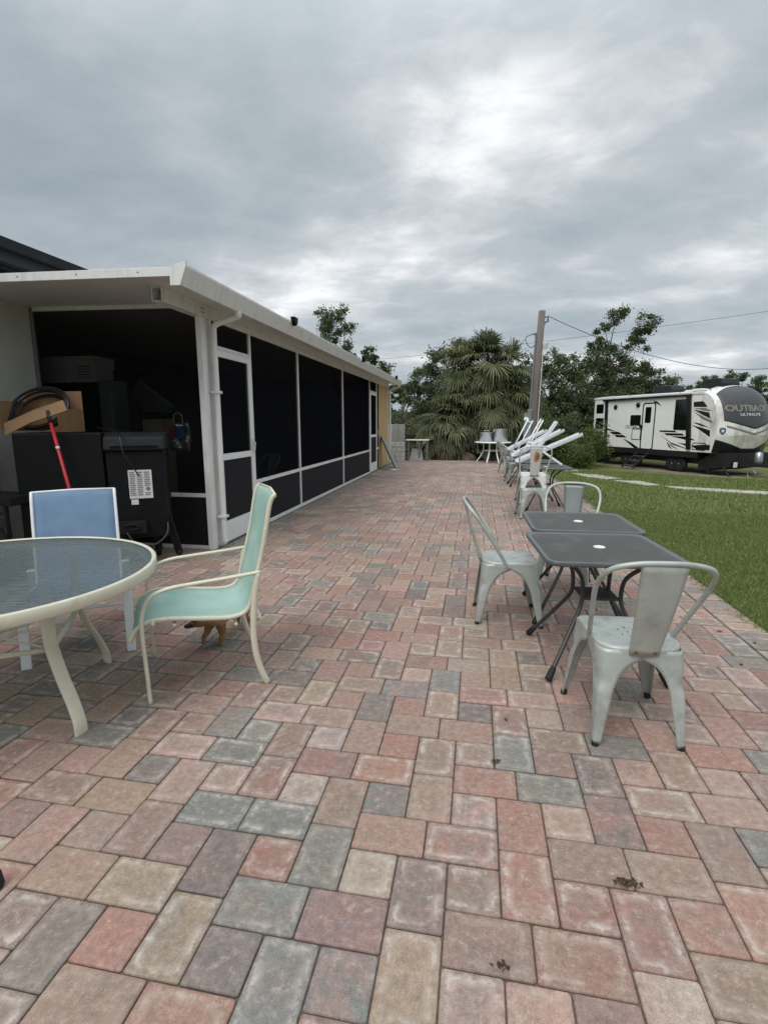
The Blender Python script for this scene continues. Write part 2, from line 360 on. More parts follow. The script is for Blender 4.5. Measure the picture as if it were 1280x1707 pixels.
def patio():
    V = []; F = []; C = []; A = []
    cr, sr = math.cos(ROT), math.sin(ROT)
    rnd = random.Random(11)
    def stone(gx, gy, w, h, key=None, gap=.0016, lim=None):
        x0, x1 = PX0+gx*MOD+gap, PX0+(gx+w)*MOD-gap; y0, y1 = PY0+gy*MOD+gap, PY0+(gy+h)*MOD-gap
        if lim:
            x0, x1 = max(x0, lim[0]), min(x1, lim[1]); y0, y1 = max(y0, lim[2]), min(y1, lim[3])
            if x1-x0 < .012 or y1-y0 < .012: return
        put(x0, x1, y0, y1, key)
    def put(x0, x1, y0, y1, key=None):
        cx, cy, hw, hh = (x0+x1)/2, (y0+y1)/2, (x1-x0)/2, (y1-y0)/2
        if key is None:
            cl = math.sin(cx*1.9+cy*.7)*math.sin(cy*1.1-cx*.8)
            key = rnd.choices('rqtygbuwp', [15, 15, 22, 7, 10+8*max(0, cl), 8+4*max(0, -cl), 6, 5, 12])[0]
        c = Vector(TONE[key])*(1.0+rnd.uniform(-.08, .06)); c = c+Vector((rnd.uniform(-3, 3), rnd.uniform(-1.5, 1.5), rnd.uniform(-2, 2)))
        col = srgb(*c)[:3]
        hr = rnd.random()
        dz = rnd.uniform(-.0016, .0016); tx, ty = rnd.uniform(-.004, .004), rnd.uniform(-.004, .004)
        o = len(V)
        b1, b2 = .003, .008
        cut = .010
        def ring(ins, z, ct):
            a, b = hw-ins, hh-ins
            return [(-a+ct, -b, z), (a-ct, -b, z), (a, -b+ct, z), (a, b-ct, z), (a-ct, b, z), (-a+ct, b, z), (-a, b-ct, z), (-a, -b+ct, z)]
        for rg in (ring(0, -.03, .006), ring(0, -.0042, .006), ring(b1, -.0010, .007), ring(b2, 0, .008)):
            for x, y, z in rg:
                X, Y = cx+x, cy+y
                V.append((X*cr-Y*sr, X*sr+Y*cr, z+dz+x*tx+y*ty)); A.append((x, y, hw, hh)); C.append((*col, hr))
        for r in range(3):
            for k in range(8):
                F.append((o+r*8+k, o+r*8+(k+1) % 8, o+(r+1)*8+(k+1) % 8, o+(r+1)*8+k))
        F.append(tuple(o+24+k for k in range(8)))
    lim = (-6.4, 1.80, -1.5, 19.3)
    limW = (-2.66, 1.80, 5.28, 19.3)
    for j in range(-12, 60):
        for i in range(-16, 10):
            hx = -13+8*i+4*(j % 2); hy = 17+4*j
            for (dx, dy, w, h) in ((0, 0, 3, 2), (3, 0, 3, 2), (6, 1, 2, 3), (6, -2, 2, 3), (0, 2, 2, 2), (4, 2, 2, 2)):
                gx, gy = hx+dx, hy+dy
                L = limW if (PY0+gy*MOD) >= 5.28-.02 else lim
                if PX0+(gx+w)*MOD < L[0]-.1 or PX0+gx*MOD > L[1]+.1 or PY0+(gy+h)*MOD < L[2] or PY0+gy*MOD > L[3]: continue
                stone(gx, gy, w, h, NEAR.get((gx, gy)), lim=L)
                if L is limW and gx*MOD+PX0 > 0 and False: pass
                elif L is lim and PY0+(gy+h)*MOD > 5.28: pass
    # soldier courses: one along the lawn, one along the porch
    y = -1.5
    while y < 19.3:
        put(1.806, 2.035, y+.003, y+.157, rnd.choices('gtwybp', [30, 22, 10, 10, 14, 8])[0]); y += .160
    y = 5.30
    while y < 19.3:
        put(-2.895, -2.668, y+.003, y+.157, rnd.choices('gtbw', [40, 22, 18, 8])[0]); y += .160
    me = bpy.data.meshes.new('patio_paving'); me.from_pydata(V, [], F)
    ca = me.attributes.new('Col', 'FLOAT_COLOR', 'POINT'); ca.data.foreach_set('color', np.array(C, dtype=np.float32).ravel())
    pa = me.attributes.new('pv', 'FLOAT_COLOR', 'POINT'); pa.data.foreach_set('color', np.array(A, dtype=np.float32).ravel())
    m, nt, n, l = new_mat('tumbled_pavers')
    out = n.new('ShaderNodeOutputMaterial'); p = n.new('ShaderNodeBsdfPrincipled'); l.new(p.outputs[0], out.inputs[0])
    c = N(n, 'ShaderNodeAttribute'); c.attribute_name = 'Col'; q = N(n, 'ShaderNodeAttribute'); q.attribute_name = 'pv'
    sep = n.new('ShaderNodeSeparateColor'); l.new(q.outputs['Color'], sep.inputs[0])
    def mth(op, a, b=None, c=None):
        x = n.new('ShaderNodeMath'); x.operation = op
        for i, s in enumerate((a, b, c)):
            if s is None: continue
            if isinstance(s, (int, float)): x.inputs[i].default_value = s
            else: l.new(s, x.inputs[i])
        return x.outputs[0]
    dxx = mth('SUBTRACT', sep.outputs[2], mth('ABSOLUTE', sep.outputs[0])); dyy = mth('SUBTRACT', q.outputs['Alpha'], mth('ABSOLUTE', sep.outputs[1]))
    sepc = c.outputs['Alpha']
    dist = mth('SMOOTH_MIN', dxx, dyy, .02)
    tc = n.new('ShaderNodeTexCoord')
    nw = N(n, 'ShaderNodeTexNoise', Scale=14.0, Detail=6.0, Roughness=.7); nf = N(n, 'ShaderNodeTexNoise', Scale=320.0, Detail=4.0, Roughness=.8)
    nm = N(n, 'ShaderNodeTexNoise', Scale=38.0, Detail=8.0, Roughness=.75); nl = N(n, 'ShaderNodeTexNoise', Scale=.55, Detail=4.0)
    vo = N(n, 'ShaderNodeTexVoronoi', Scale=55.0)
    for z in (nw, nf, nm, nl, vo): l.new(tc.outputs['Object'], z.inputs['Vector'])
    dd = mth('ADD', dist, mth('MULTIPLY', mth('SUBTRACT', nm.outputs[0], .5), .05))
    # pale efflorescence ring just inside the rim of each stone
    rr = ramp(n, [(0, g4(.05)), (.2, g4(.25)), (.36, g4(1)), (.52, g4(.5)), (.78, g4(0))])
    l.new(mth('DIVIDE', dd, .055), rr.inputs[0])
    msk = ramp(n, [(.42, g4(.03)), (.62, g4(1))]); l.new(nw.outputs[0], msk.inputs[0])
    rs = ramp(n, [(.25, g4(.15)), (.75, g4(1))]); l.new(sepc, rs.inputs[0])
    amt = mth('MULTIPLY', mth('MULTIPLY', rr.outputs[0], mth('MULTIPLY', msk.outputs[0], rs.outputs[0])), .85)
    blot = ramp(n, [(.53, g4(0)), (.70, g4(.6))]); l.new(nm.outputs[0], blot.inputs[0])
    amt2 = mth('MAXIMUM', amt, mth('MULTIPLY', blot.outputs[0], msk.outputs[0]))
    def mixc(f, a, b, bl='MIX'):
        x = n.new('ShaderNodeMix'); x.data_type = 'RGBA'; x.blend_type = bl
        for i, s in ((0, f), (6, a), (7, b)):
            if isinstance(s, (int, float, tuple)): x.inputs[i].default_value = s
            else: l.new(s, x.inputs[i])
        return x.outputs[2]
    # mottled pigment: each stone drifts between its own colour and brown-grey
    m2 = ramp(n, [(.35, g4(.12)), (.7, g4(.6))]); l.new(nw.outputs[0], m2.inputs[0])
    col = mixc(m2.outputs[0], c.outputs['Color'], srgb(146, 126, 115))
    n5 = N(n, 'ShaderNodeTexNoise', Scale=7.0, Detail=5.0, Roughness=.65, Distortion=.8); l.new(tc.outputs['Object'], n5.inputs['Vector'])
    m5 = ramp(n, [(.40, g4(0)), (.62, g4(.55))]); l.new(n5.outputs[0], m5.inputs[0])
    alt = ramp(n, [(.0, srgb(168, 128, 116)), (.35, srgb(124, 112, 104)), (.65, srgb(158, 138, 120)), (1, srgb(112, 116, 113))]); l.new(sepc, alt.inputs[0])
    col = mixc(m5.outputs[0], col, alt.outputs[0])
    fine = ramp(n, [(.3, g4(.62)), (.68, g4(1.34))]); l.new(nf.outputs[0], fine.inputs[0])
    col = mixc(1.0, col, fine.outputs[0], 'MULTIPLY')
    mid = ramp(n, [(.32, g4(.68)), (.68, g4(1.2))]); l.new(nm.outputs[0], mid.inputs[0])
    col = mixc(1.0, col, mid.outputs[0], 'MULTIPLY')
    col = mixc(amt2, col, srgb(196, 184, 174))
    spk = ramp(n, [(0, g4(1)), (.055, g4(0))]); l.new(vo.outputs['Distance'], spk.inputs[0])
    col = mixc(mth('MULTIPLY', spk.outputs[0], .5), col, srgb(222, 214, 204))
    lg = ramp(n, [(.35, g4(.9)), (.65, g4(1.07))]); l.new(nl.outputs[0], lg.inputs[0])
    col = mixc(1.0, col, lg.outputs[0], 'MULTIPLY')
    edge = ramp(n, [(0, g4(.7)), (.12, g4(1))]); l.new(mth('DIVIDE', dist, .03), edge.inputs[0])
    col = mixc(1.0, col, edge.outputs[0], 'MULTIPLY')
    l.new(col, p.inputs['Base Color']); p.inputs['Roughness'].default_value = .72; p.inputs['Specular IOR Level'].default_value = .35
    hh = mth('ADD', mth('MULTIPLY', nf.outputs[0], .35), nm.outputs[0])
    bp = N(n, 'ShaderNodeBump', Strength=.5, Distance=.0035); l.new(hh, bp.inputs['Height']); l.new(bp.outputs[0], p.inputs['Normal'])
    me.materials.append(m); me.update()
    o = bpy.data.objects.new('patio_paving', me); COL.objects.link(o); tag(o, kind='structure')
    # sand in the joints
    s = MB(); s.box(-6.45, 2.04, -1.55, 5.29, -.12, -.0095); s.box(-2.9, 2.04, 5.29, 19.31, -.12, -.0095)
    tag(s.build('patio_joint_sand', mat('joint_sand', srgb(98, 88, 78), .95, var=.3, scale=40, bump=.5)), kind='structure')
patio()

# lawn blades close to the patio
def blades(name, n, region, hgt, m, wid=.006, keep=None):
    x = RNG.uniform(region[0], region[1], n); y = RNG.uniform(region[2], region[3], n)
    if keep is not None:
        k = keep(x, y); x, y = x[k], y[k]; n = len(x)
    z = np.array([terr(a, b) for a, b in zip(x, y)])-.004
    h = hgt*RNG.uniform(.4, 1.25, n); a = RNG.uniform(0, 2*PI, n); ln = RNG.normal(0, .55, n)*h; lb = RNG.uniform(0, 2*PI, n)
    w = wid*RNG.uniform(.6, 1.5, n)
    dx, dy = np.cos(a)*w, np.sin(a)*w; lx, ly = np.cos(lb)*ln, np.sin(lb)*ln
    V = np.empty((n, 5, 3))
    V[:, 0] = np.stack([x-dx, y-dy, z], 1); V[:, 1] = np.stack([x+dx, y+dy, z], 1)
    V[:, 2] = np.stack([x+dx*.7+lx*.4, y+dy*.7+ly*.4, z+h*.6], 1); V[:, 3] = np.stack([x-dx*.7+lx*.4, y-dy*.7+ly*.4, z+h*.6], 1)
    V[:, 4] = np.stack([x+lx*1.1, y+ly*1.1, z+h*(1-.2*np.abs(ln)/hgt)], 1)
    i = np.arange(n)*5
    me = bpy.data.meshes.new(name)
    me.vertices.add(n*5); me.vertices.foreach_set('co', V.ravel().astype(np.float32))
    loops = np.stack([i, i+1, i+2, i+3, i+3, i+2, i+4], 1).ravel()
    me.loops.add(n*7); me.loops.foreach_set('vertex_index', loops.astype(np.int32))
    me.polygons.add(n*2); st = np.stack([np.arange(n)*7, np.arange(n)*7+4], 1).ravel()
    me.polygons.foreach_set('loop_start', st.astype(np.int32))
    at = me.attributes.new('rnd', 'FLOAT', 'POINT'); at.data.foreach_set('value', np.repeat(RNG.beta(2, 2.5, n), 5).astype(np.float32))
    me.update(calc_edges=True); me.validate(); me.materials.append(m)
    o = bpy.data.objects.new(name, me); COL.objects.link(o); return o
def wedge(x, y):   # the strip the camera can see
    return (y > 2.2) & (x > 2.03 + .02*np.sin(y*7)) & (x < .62*y+1.2)
tag(blades('grass', 95000, (2.0, 6.0, 2.2, 9.0), .045, M['grass_blade'], .0035, wedge), kind='stuff')
tag(blades('grass_beyond', 80000, (2.0, 13.5, 9.0, 23.0), .055, M['grass_blade'], .008, wedge), kind='stuff')
tag(blades('grass_overhang', 30000, (1.965, 2.10, 2.2, 19.0), .06, M['grass_blade'], .003, lambda x, y: x > 2.0+.03*np.sin(y*9)+.02*np.sin(y*31)), kind='stuff')

# concrete path slabs set in the lawn and the bare ground under the trailer
def slab(pts, t=.05):
    z = [terr(x, y) for x, y in pts]
    m = MB(); n = len(pts)
    m.add([(x, y, zz+.028) for (x, y), zz in zip(pts, z)]+[(x, y, zz-t) for (x, y), zz in zip(pts, z)],
          [tuple(range(n)), tuple(range(n, 2*n))[::-1]]+[(i, n+i, n+(i+1) % n, (i+1) % n) for i in range(n)])
    return m
for pts in ([(2.75, 17.4), (2.6, 16.3), (3.15, 16.6), (3.35, 17.6)], [(2.75, 15.3), (3.35, 15.0), (3.75, 14.0), (3.3, 13.85), (2.9, 14.5)],
            [(3.45, 13.55), (4.05, 13.5), (4.25, 12.75), (3.95, 12.6)], [(4.3, 12.55), (5.5, 12.1), (7.2, 11.5), (9, 10.95), (9.1, 10.55), (7.0, 11.1), (5.2, 11.75), (4.35, 12.2)]):
    tag(slab(pts).build('path', M['concrete'], bevel=.006), kind='structure')
M['bare'] = mat('bare_gravelly_ground', srgb(128, 118, 104), .95, var=.25, scale=5, bump=.8, bscale=60, dirt=srgb(84, 86, 58), dirt_amt=.6, dscale=1.2)
def patch(name, cx, cy, rx, ry, rot, m):
    P = []
    for i in range(9):
        row = []
        for k in range(49):
            a = 2*PI*k/48; q = i/8*(1+.13*math.sin(3*a+cx)+.08*math.sin(7*a))
            u, v = q*rx*math.cos(a), q*ry*math.sin(a)
            x = cx+u*math.cos(rot)-v*math.sin(rot); y = cy+u*math.sin(rot)+v*math.cos(rot)
            row.append((x, y, terr(x, y)+.008-.016*(i/8)**4))
        P.append(row)
    mb = MB(); mb.grid(P); tag(mb.build(name, m, smooth=True), kind='structure')
patch('driveway', 11.2, 19.6, 3.4, 1.5, -.45, M['bare'])
patch('bare_ground', 9.6, 26.6, 4.6, 1.8, -1.1, M['bare'])

# ------------------------------------------------------------------ house and porch
XW = -2.9
house = thing('house', 'white stucco house with a dark shingle roof behind the porch', 'house', (-5.0, 4, 0))
def P_(mb, name, m, par, **k):
    """build in world coordinates under a parent standing at par.location"""
    o = mb.build(name, m, par, **k); o.matrix_parent_inverse = Matrix.Translation(-par.location); return o
P_(MB().box(-5.25, -5.0, -1.5, 5.28, -.02, 2.80).box(-7.05, -6.9, 5.28, 17.2, 0, 3.0), 'wall', M['stucco'], house)
rf = MB()
def rsl(y): return y
rf.prism([(-4.62, 3.20), (-9.6, 4.9), (-14.6, 3.2), (-14.6, 3.08), (-9.6, 4.78), (-4.62, 3.08)], lambda a, b, t: (a, t, b), 1.2, 16.0)
P_(rf, 'roof', M['roof_dark'], house)
P_(MB().box(-4.64, -4.60, 1.2, 16.0, 2.99, 3.21).box(-4.72, -4.645, 1.2, 16.0, 2.985, 3.03), 'fascia', M['fascia_dark'], house, bevel=.004)
P_(MB().box(-7.0, -4.72, 1.2, 5.0, 2.955, 2.985), 'eave_soffit', M['rubber'], house)
P_(MB().box(-4.598, -4.50, 1.2, 16.0, 3.09, 3.10).box(-4.51, -4.50, 1.2, 16.0, 3.10, 3.19), 'eave_gutter', M['black_dusty'], house)

porch = thing('screened_porch', 'long white screened porch with black mesh panels along the patio', 'porch', (XW, 5.3, 0))
# roof panel, falling slightly to the gutter
def zr(x): return 2.674+(-2.55-x)*.016
m_ = MB(); m_.prism([(-2.57, zr(-2.57)), (-6.9, zr(-6.9)), (-6.9, zr(-6.9)+.058), (-2.57, zr(-2.57)+.058)], lambda a, b, t: (a, t, b), 4.27, 17.3)
roof = P_(m_, 'roof', M['soffit'], porch)
f_ = MB(); f_.prism([(-2.60, zr(-2.6)-.008), (-6.9, zr(-6.9)-.008), (-6.9, zr(-6.9)+.066), (-2.6, zr(-2.6)+.066)], lambda a, b, t: (a, t, b), 4.24, 4.268)
P_(f_, 'roof_edge_trim', M['white_alu'], porch, bevel=.003)
# K-style gutter along the eave
gp = [(-2.568, 2.74), (-2.568, 2.60), (-2.515, 2.595), (-2.455, 2.74), (-2.455, 2.758), (-2.475, 2.758), (-2.475, 2.74), (-2.525, 2.62), (-2.553, 2.62), (-2.553, 2.74)]
gm = MB(); gm.prism(gp, lambda a, b, t: (a, t, b), 4.26, 17.32)
gut = P_(gm, 'gutter', M['white_alu'], porch)
P_(MB().prism([(-2.60, 2.745), (-2.60, 2.592), (-2.512, 2.590), (-2.448, 2.740), (-2.448, 2.785)], lambda a, b, t: (a, t, b), 4.235, 4.2595), 'gutter_end_cap', M['white_alu'], porch)
# carrying beam with an open end that runs past the corner post
bm = MB()
for (z0, z1, x0, x1) in ((2.545, 2.552, -2.99, -2.90), (2.670, 2.677, -2.99, -2.90)): bm.box(x0, x1, 4.56, 17.2, z0, z1)
bm.box(-2.997, -2.99, 4.56, 17.2, 2.545, 2.677).box(-2.90, -2.893, 4.56, 17.2, 2.545, 2.677)
P_(bm, 'eave_beam', M['white_alu'], porch)
for y in (8.27, 11.18, 14.12):
    for dy, z in ((-.012, 2.60), (.012, 2.635)):
        P_(MB().lathe([(.007, 0), (.007, .004), (.002, .006)], seg=10, T=Matrix.Translation((-2.893, y+dy, z)) @ Matrix.Rotation(PI/2, 4, 'Y')), 'screw', M['rust'], porch)
for y in (7.9, 11.6, 15.0):
    P_(MB().prism([(-2.57, 2.597), (-2.513, 2.591), (-2.451, 2.739), (-2.451, 2.762), (-2.457, 2.762), (-2.457, 2.741), (-2.517, 2.597), (-2.57, 2.603)], lambda a, b, t: (a, t, b), y, y+.04), 'gutter_joint', M['white_alu'], porch)
for x in (-2.9, -3.5, -4.1, -4.7):
    P_(MB().lathe([(.007, 0), (.007, .003), (.002, .005)], seg=10, T=Matrix.Translation((x, 4.24, zr(x)+.032)) @ Matrix.Rotation(PI/2, 4, 'X')), 'screw', M['galv_dark'], porch)
cdt = P_(MB().tube(spline([(-2.892, 5.9, 2.60), (-2.885, 7.0, 2.612), (-2.885, 8.6, 2.598), (-2.888, 10.5, 2.61)], 6), .006), 'conduit', M['white_alu'], porch)
post = MB(); post.box(-2.962, -2.895, 5.24, 5.33, 0, 2.544)
P_(post, 'corner_post', M['white_alu'], porch, bevel=.004)
sw = MB()
for yy in (5.262, 5.30):
    for z in (2.56, 2.60): sw.lathe([(.008, 0), (.008, .004), (.002, .006)], seg=10, T=Matrix.Translation((-2.893, yy, z+.03)) @ Matrix.Rotation(PI/2, 4, 'Y'))
for o in pieces(sw, 'screw', M['rust'], porch): o.matrix_parent_inverse = Matrix.Translation(-porch.location)
def mull(y, w=.05): P_(MB().box(-2.945, -2.895, y-w/2, y+w/2, 0.0, 2.544), 'mullion', M['white_alu'], porch, bevel=.003)
for y in (5.44, 6.44, 8.27, 11.18, 14.12, 15.14): mull(y)
def rail(y0, y1, z, h=.05): P_(MB().box(-2.94, -2.9, y0, y1, z-h/2, z+h/2), 'rail', M['white_alu'], porch, bevel=.002)
for a, b in ((6.465, 8.245), (8.295, 11.155), (11.205, 14.095)):
    rail(a, b, .64); rail(a, b, .025)
    P_(MB().box(-2.925, -2.917, a, b, .665, 2.544), 'screen_panel', M['screen'], porch)
    P_(MB().box(-2.927, -2.915, a, b, .05, .615), 'kick_panel', M['kick'], porch)
P_(MB().box(-2.925, -2.917, 5.33, 5.415, 0, 2.544), 'side_infill', M['white_alu'], porch)
P_(MB().box(-2.925, -2.917, 15.165, 15.5, .665, 2.544), 'screen_panel', M['screen'], porch)
P_(MB().box(-2.927, -2.915, 15.165, 15.5, .05, .615), 'kick_panel', M['kick'], porch); rail(15.165, 15.5, .64)
for a, b in ((5.465, 6.415), (14.145, 15.115)):
    rail(a, b, 2.27, .04)
    P_(MB().box(-2.925, -2.917, a, b, 2.29, 2.544), 'screen_panel', M['screen'], porch)
def door(y0, y1, hy):
    d = P_(MB().box(-2.93, -2.888, y0, y0+.075, .02, 2.245).box(-2.93, -2.888, y1-.075, y1, .02, 2.245)
           .box(-2.93, -2.888, y0+.075, y1-.075, 2.17, 2.245).box(-2.93, -2.888, y0+.075, y1-.075, .995, 1.07).box(-2.93, -2.888, y0+.075, y1-.075, .02, .27), 'screen_door', M['white_frame'], porch, bevel=.003)
    P_(MB().box(-2.914, -2.906, y0+.075, y1-.075, 1.07, 2.17), 'screen', M['screen'], porch).parent = d
    P_(MB().box(-2.916, -2.904, y0+.075, y1-.075, .27, .995), 'lower_panel', M['kick'], porch).parent = d
    h = MB(); h.box(-2.888, -2.876, hy-.018, hy+.018, 1.03, 1.22); h.tube([(-2.877, hy, 1.17), (-2.85, hy, 1.175), (-2.838, hy-.015, 1.16), (-2.838, hy-.06, 1.15)], .008)
    h.tube([(-2.877, hy, 1.08), (-2.852, hy, 1.08), (-2.85, hy, 1.15)], .006)
    P_(h, 'handle', M['steel_white'], porch, bevel=.002).parent = d
    for c in d.children: c.matrix_parent_inverse = Matrix.Identity(4)
door(5.468, 6.412, 6.375); door(14.148, 15.112, 15.075)
# gable end facing the camera
P_(MB().box(-4.997, -4.95, 5.26, 5.30, 0, 2.69), 'end_jamb', M['galv_dark'], porch, bevel=.002)
P_(MB().prism([(-4.95, zr(-4.95)-.045), (-2.997, zr(-2.997)-.045), (-2.997, zr(-2.997)-.002), (-4.95, zr(-4.95)-.002)], lambda a, b, t: (a, t, b), 5.26, 5.30), 'end_head', M['white_alu'], porch)
P_(MB().box(-4.95, -2.963, 5.262, 5.298, .60, .645).box(-4.95, -2.963, 5.262, 5.298, 0, .04), 'end_rail', M['white_alu'], porch, bevel=.002)
P_(MB().box(-4.95, -2.963, 5.276, 5.284, .645, 2.66), 'screen_panel', M['screen_end'], porch)
P_(MB().box(-4.95, -2.963, 5.274, 5.286, .04, .60), 'kick_panel', M['kick'], porch)
P_(MB().box(-3.0, -2.905, 15.5, 17.08, .02, 2.69), 'plywood_panel', M['plywood'], porch, bevel=.003)
P_(MB().box(-3.0, -2.895, 17.082, 17.2, 0, 2.544), 'corner_post', M['white_alu'], porch, bevel=.004)
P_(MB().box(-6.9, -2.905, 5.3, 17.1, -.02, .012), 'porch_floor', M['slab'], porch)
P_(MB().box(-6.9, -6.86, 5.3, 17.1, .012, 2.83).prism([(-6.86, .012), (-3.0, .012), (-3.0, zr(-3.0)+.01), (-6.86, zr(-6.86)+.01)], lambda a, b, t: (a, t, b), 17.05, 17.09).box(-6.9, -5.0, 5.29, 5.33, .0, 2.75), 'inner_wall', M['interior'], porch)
def downspout(y, name='downspout'):
    m = MB(); pts = spline([(-2.54, y-.02, 2.61), (-2.54, y-.015, 2.575), (-2.56, y, 2.555), (-2.76, y, 2.50), (-2.83, y, 2.46), (-2.842, y, 2.36), (-2.842, y, 1.6), (-2.842, y, .6), (-2.842, y, .12), (-2.82, y, .05)], 5)
    m.tube(pts, .038, 12, flat=.85)
    return m
d1 = P_(downspout(5.40), 'downspout', M['white_alu'], porch, smooth=True)
d2 = P_(downspout(17.18), 'downspout', M['white_alu'], porch, smooth=True)
st = MB()
for z in (1.75, .35): st.box(-2.895, -2.798, 5.352, 5.448, z, z+.03)
for o in pieces(st, 'strap', M['white_alu'], porch, bevel=.003): o.matrix_parent_inverse = Matrix.Translation(-porch.location)
for i, y in enumerate((6.85, 11.2, 15.9)):  # small black wedge fittings on the gutter, exact kind unknown
    w = MB(); w.prism([(-.07, .055), (.07, .055), (.055, -.015), (0, -.055), (-.045, -.01)], lambda a, b, t: (t, a, b), -.03, .03)
    o = w.build('gutter_light', M['black_metal'], bevel=.004); o.location = (-2.43, y, 2.76)
    tag(o, ['small black wedge-shaped light on the gutter just past the first porch door', 'small black wedge-shaped light at the middle of the porch gutter', 'small black wedge-shaped light at the far end of the porch gutter'][i], 'light', 'small black lights on the porch gutter')

# things seen through the mesh
def crate(name, label, cat, m, loc, sz, rz=0, group=None, tape=True):
    t = thing(name, label, cat, loc, rz, group)
    a, b, c = sz[0]/2, sz[1]/2, sz[2]
    MB().box(-a, a, -b, b, 0, c*.86).build('box_body', m, t, bevel=.005)
    MB().box(-a-.004, a+.004, -b-.004, b+.004, c*.86, c).build('lid', m, t, bevel=.005)
    if tape:
        q = MB()
        for k in range(5): q.box(-a*.1, a*.75, -b-.008, -b-.004, c*(.2+.1*k), c*(.2+.1*k)+.012)
        q.build('print', M['ink'], t)
    return t
shelf = thing('storage_rack', 'dark metal rack behind the porch mesh carrying white cartons', 'rack', (-4.6, 5.85, 0))
s = MB()
for z in (.4, 1.15, 1.90): s.box(-.68, .35, -.22, .25, z-.02, z)
pieces(s, 'shelf', M['black_metal'], shelf)
s = MB()
for x in (-.66, .33):
    for y in (-.2, .23): s.box(x-.015, x+.015, y-.015, y+.015, 0, 2.05)
pieces(s, 'rack_post', M['black_metal'], shelf)
crate('carton', 'long white printed carton on top of the rack inside the porch', 'carton', M['card_white'], (-4.73, 5.8, 1.9), (.42, .36, .32), 0, 'white cartons on the rack')
crate('carton', 'smaller white carton at the left end of the rack inside the porch', 'carton', M['card_white'], (-5.12, 5.8, 1.9), (.33, .34, .17), 0, 'white cartons on the rack', False)
crate('carton', 'flat white carton lying on the smaller carton inside the porch', 'carton', M['card_white'], (-5.11, 5.8, 2.071), (.36, .36, .15), .05, 'white cartons on the rack', False)
t = thing('black_cabinet', 'black cabinet with a grey side panel just inside the porch mesh', 'cabinet', (-4.75, 5.62, 0))
MB().box(-.5, .40, -.18, .12, .9, 1.9).build('cabinet_body', M['black_metal'], t, bevel=.01)
MB().box(.402, .56, -.18, .12, .9, 1.92).build('side_panel', M['galv_dark'], t, bevel=.01)
MB().box(-.5, .5, -.15, .1, 0, .9).build('cabinet_base', M['black_metal'], t)
t = thing('storage_bin', 'tall beige plastic bin with a dark rim inside the porch', 'bin', (-3.88, 5.85, .012))
MB().lathe([(.15, 0), (.17, .5), (.185, 1.46), (.18, 1.46), (.16, .02)], seg=4).build('bin_body', M['beige'], t, bevel=.02).rotation_euler = (0, 0, PI/4)
MB().lathe([(.2, 1.47), (.21, 1.5), (.2, 1.54), (.0, 1.56)], seg=4, cap=False).build('lid', M['black_dusty'], t).rotation_euler = (0, 0, PI/4)
t = thing('bag', 'silver foil bag with blue and red print hanging inside the porch', 'bag', (-3.41, 5.52, 1.10))
P = [[(-.125+.25*i/8, .02*math.sin(i*1.3+j)+.02, .33*j/8) for i in range(9)] for j in range(9)]
MB().grid(P).build('foil_skin', M['foil'], t, solid=.03, smooth=True)
MB().box(-.02, .085, -.03, -.022, .15, .29).build('blue_print', M['blue_lab'], t)
MB().box(-.105, -.035, -.03, -.022, .16, .27).build('red_print', M['red_lab'], t)
MB().tube([(-.06, 0, .32), (-.05, 0, .42), (0, 0, .45), (.05, 0, .42), (.06, 0, .32)], .006).build('strap', M['steel_white'], t)
t = thing('work_light', 'pale tilted panel leaning beside the beige bin inside the porch', 'panel', (-4.15, 5.95, 0))
MB().beam((-.1, 0, 1.85), (.32, .05, 1.52), .3, .06, up=(0, 1, .2)).build('panel_sheet', M['galv_dark'], t, bevel=.01)
MB().box(-.02, .02, -.02, .02, 0, 1.6).build('post', M['black_metal'], t)

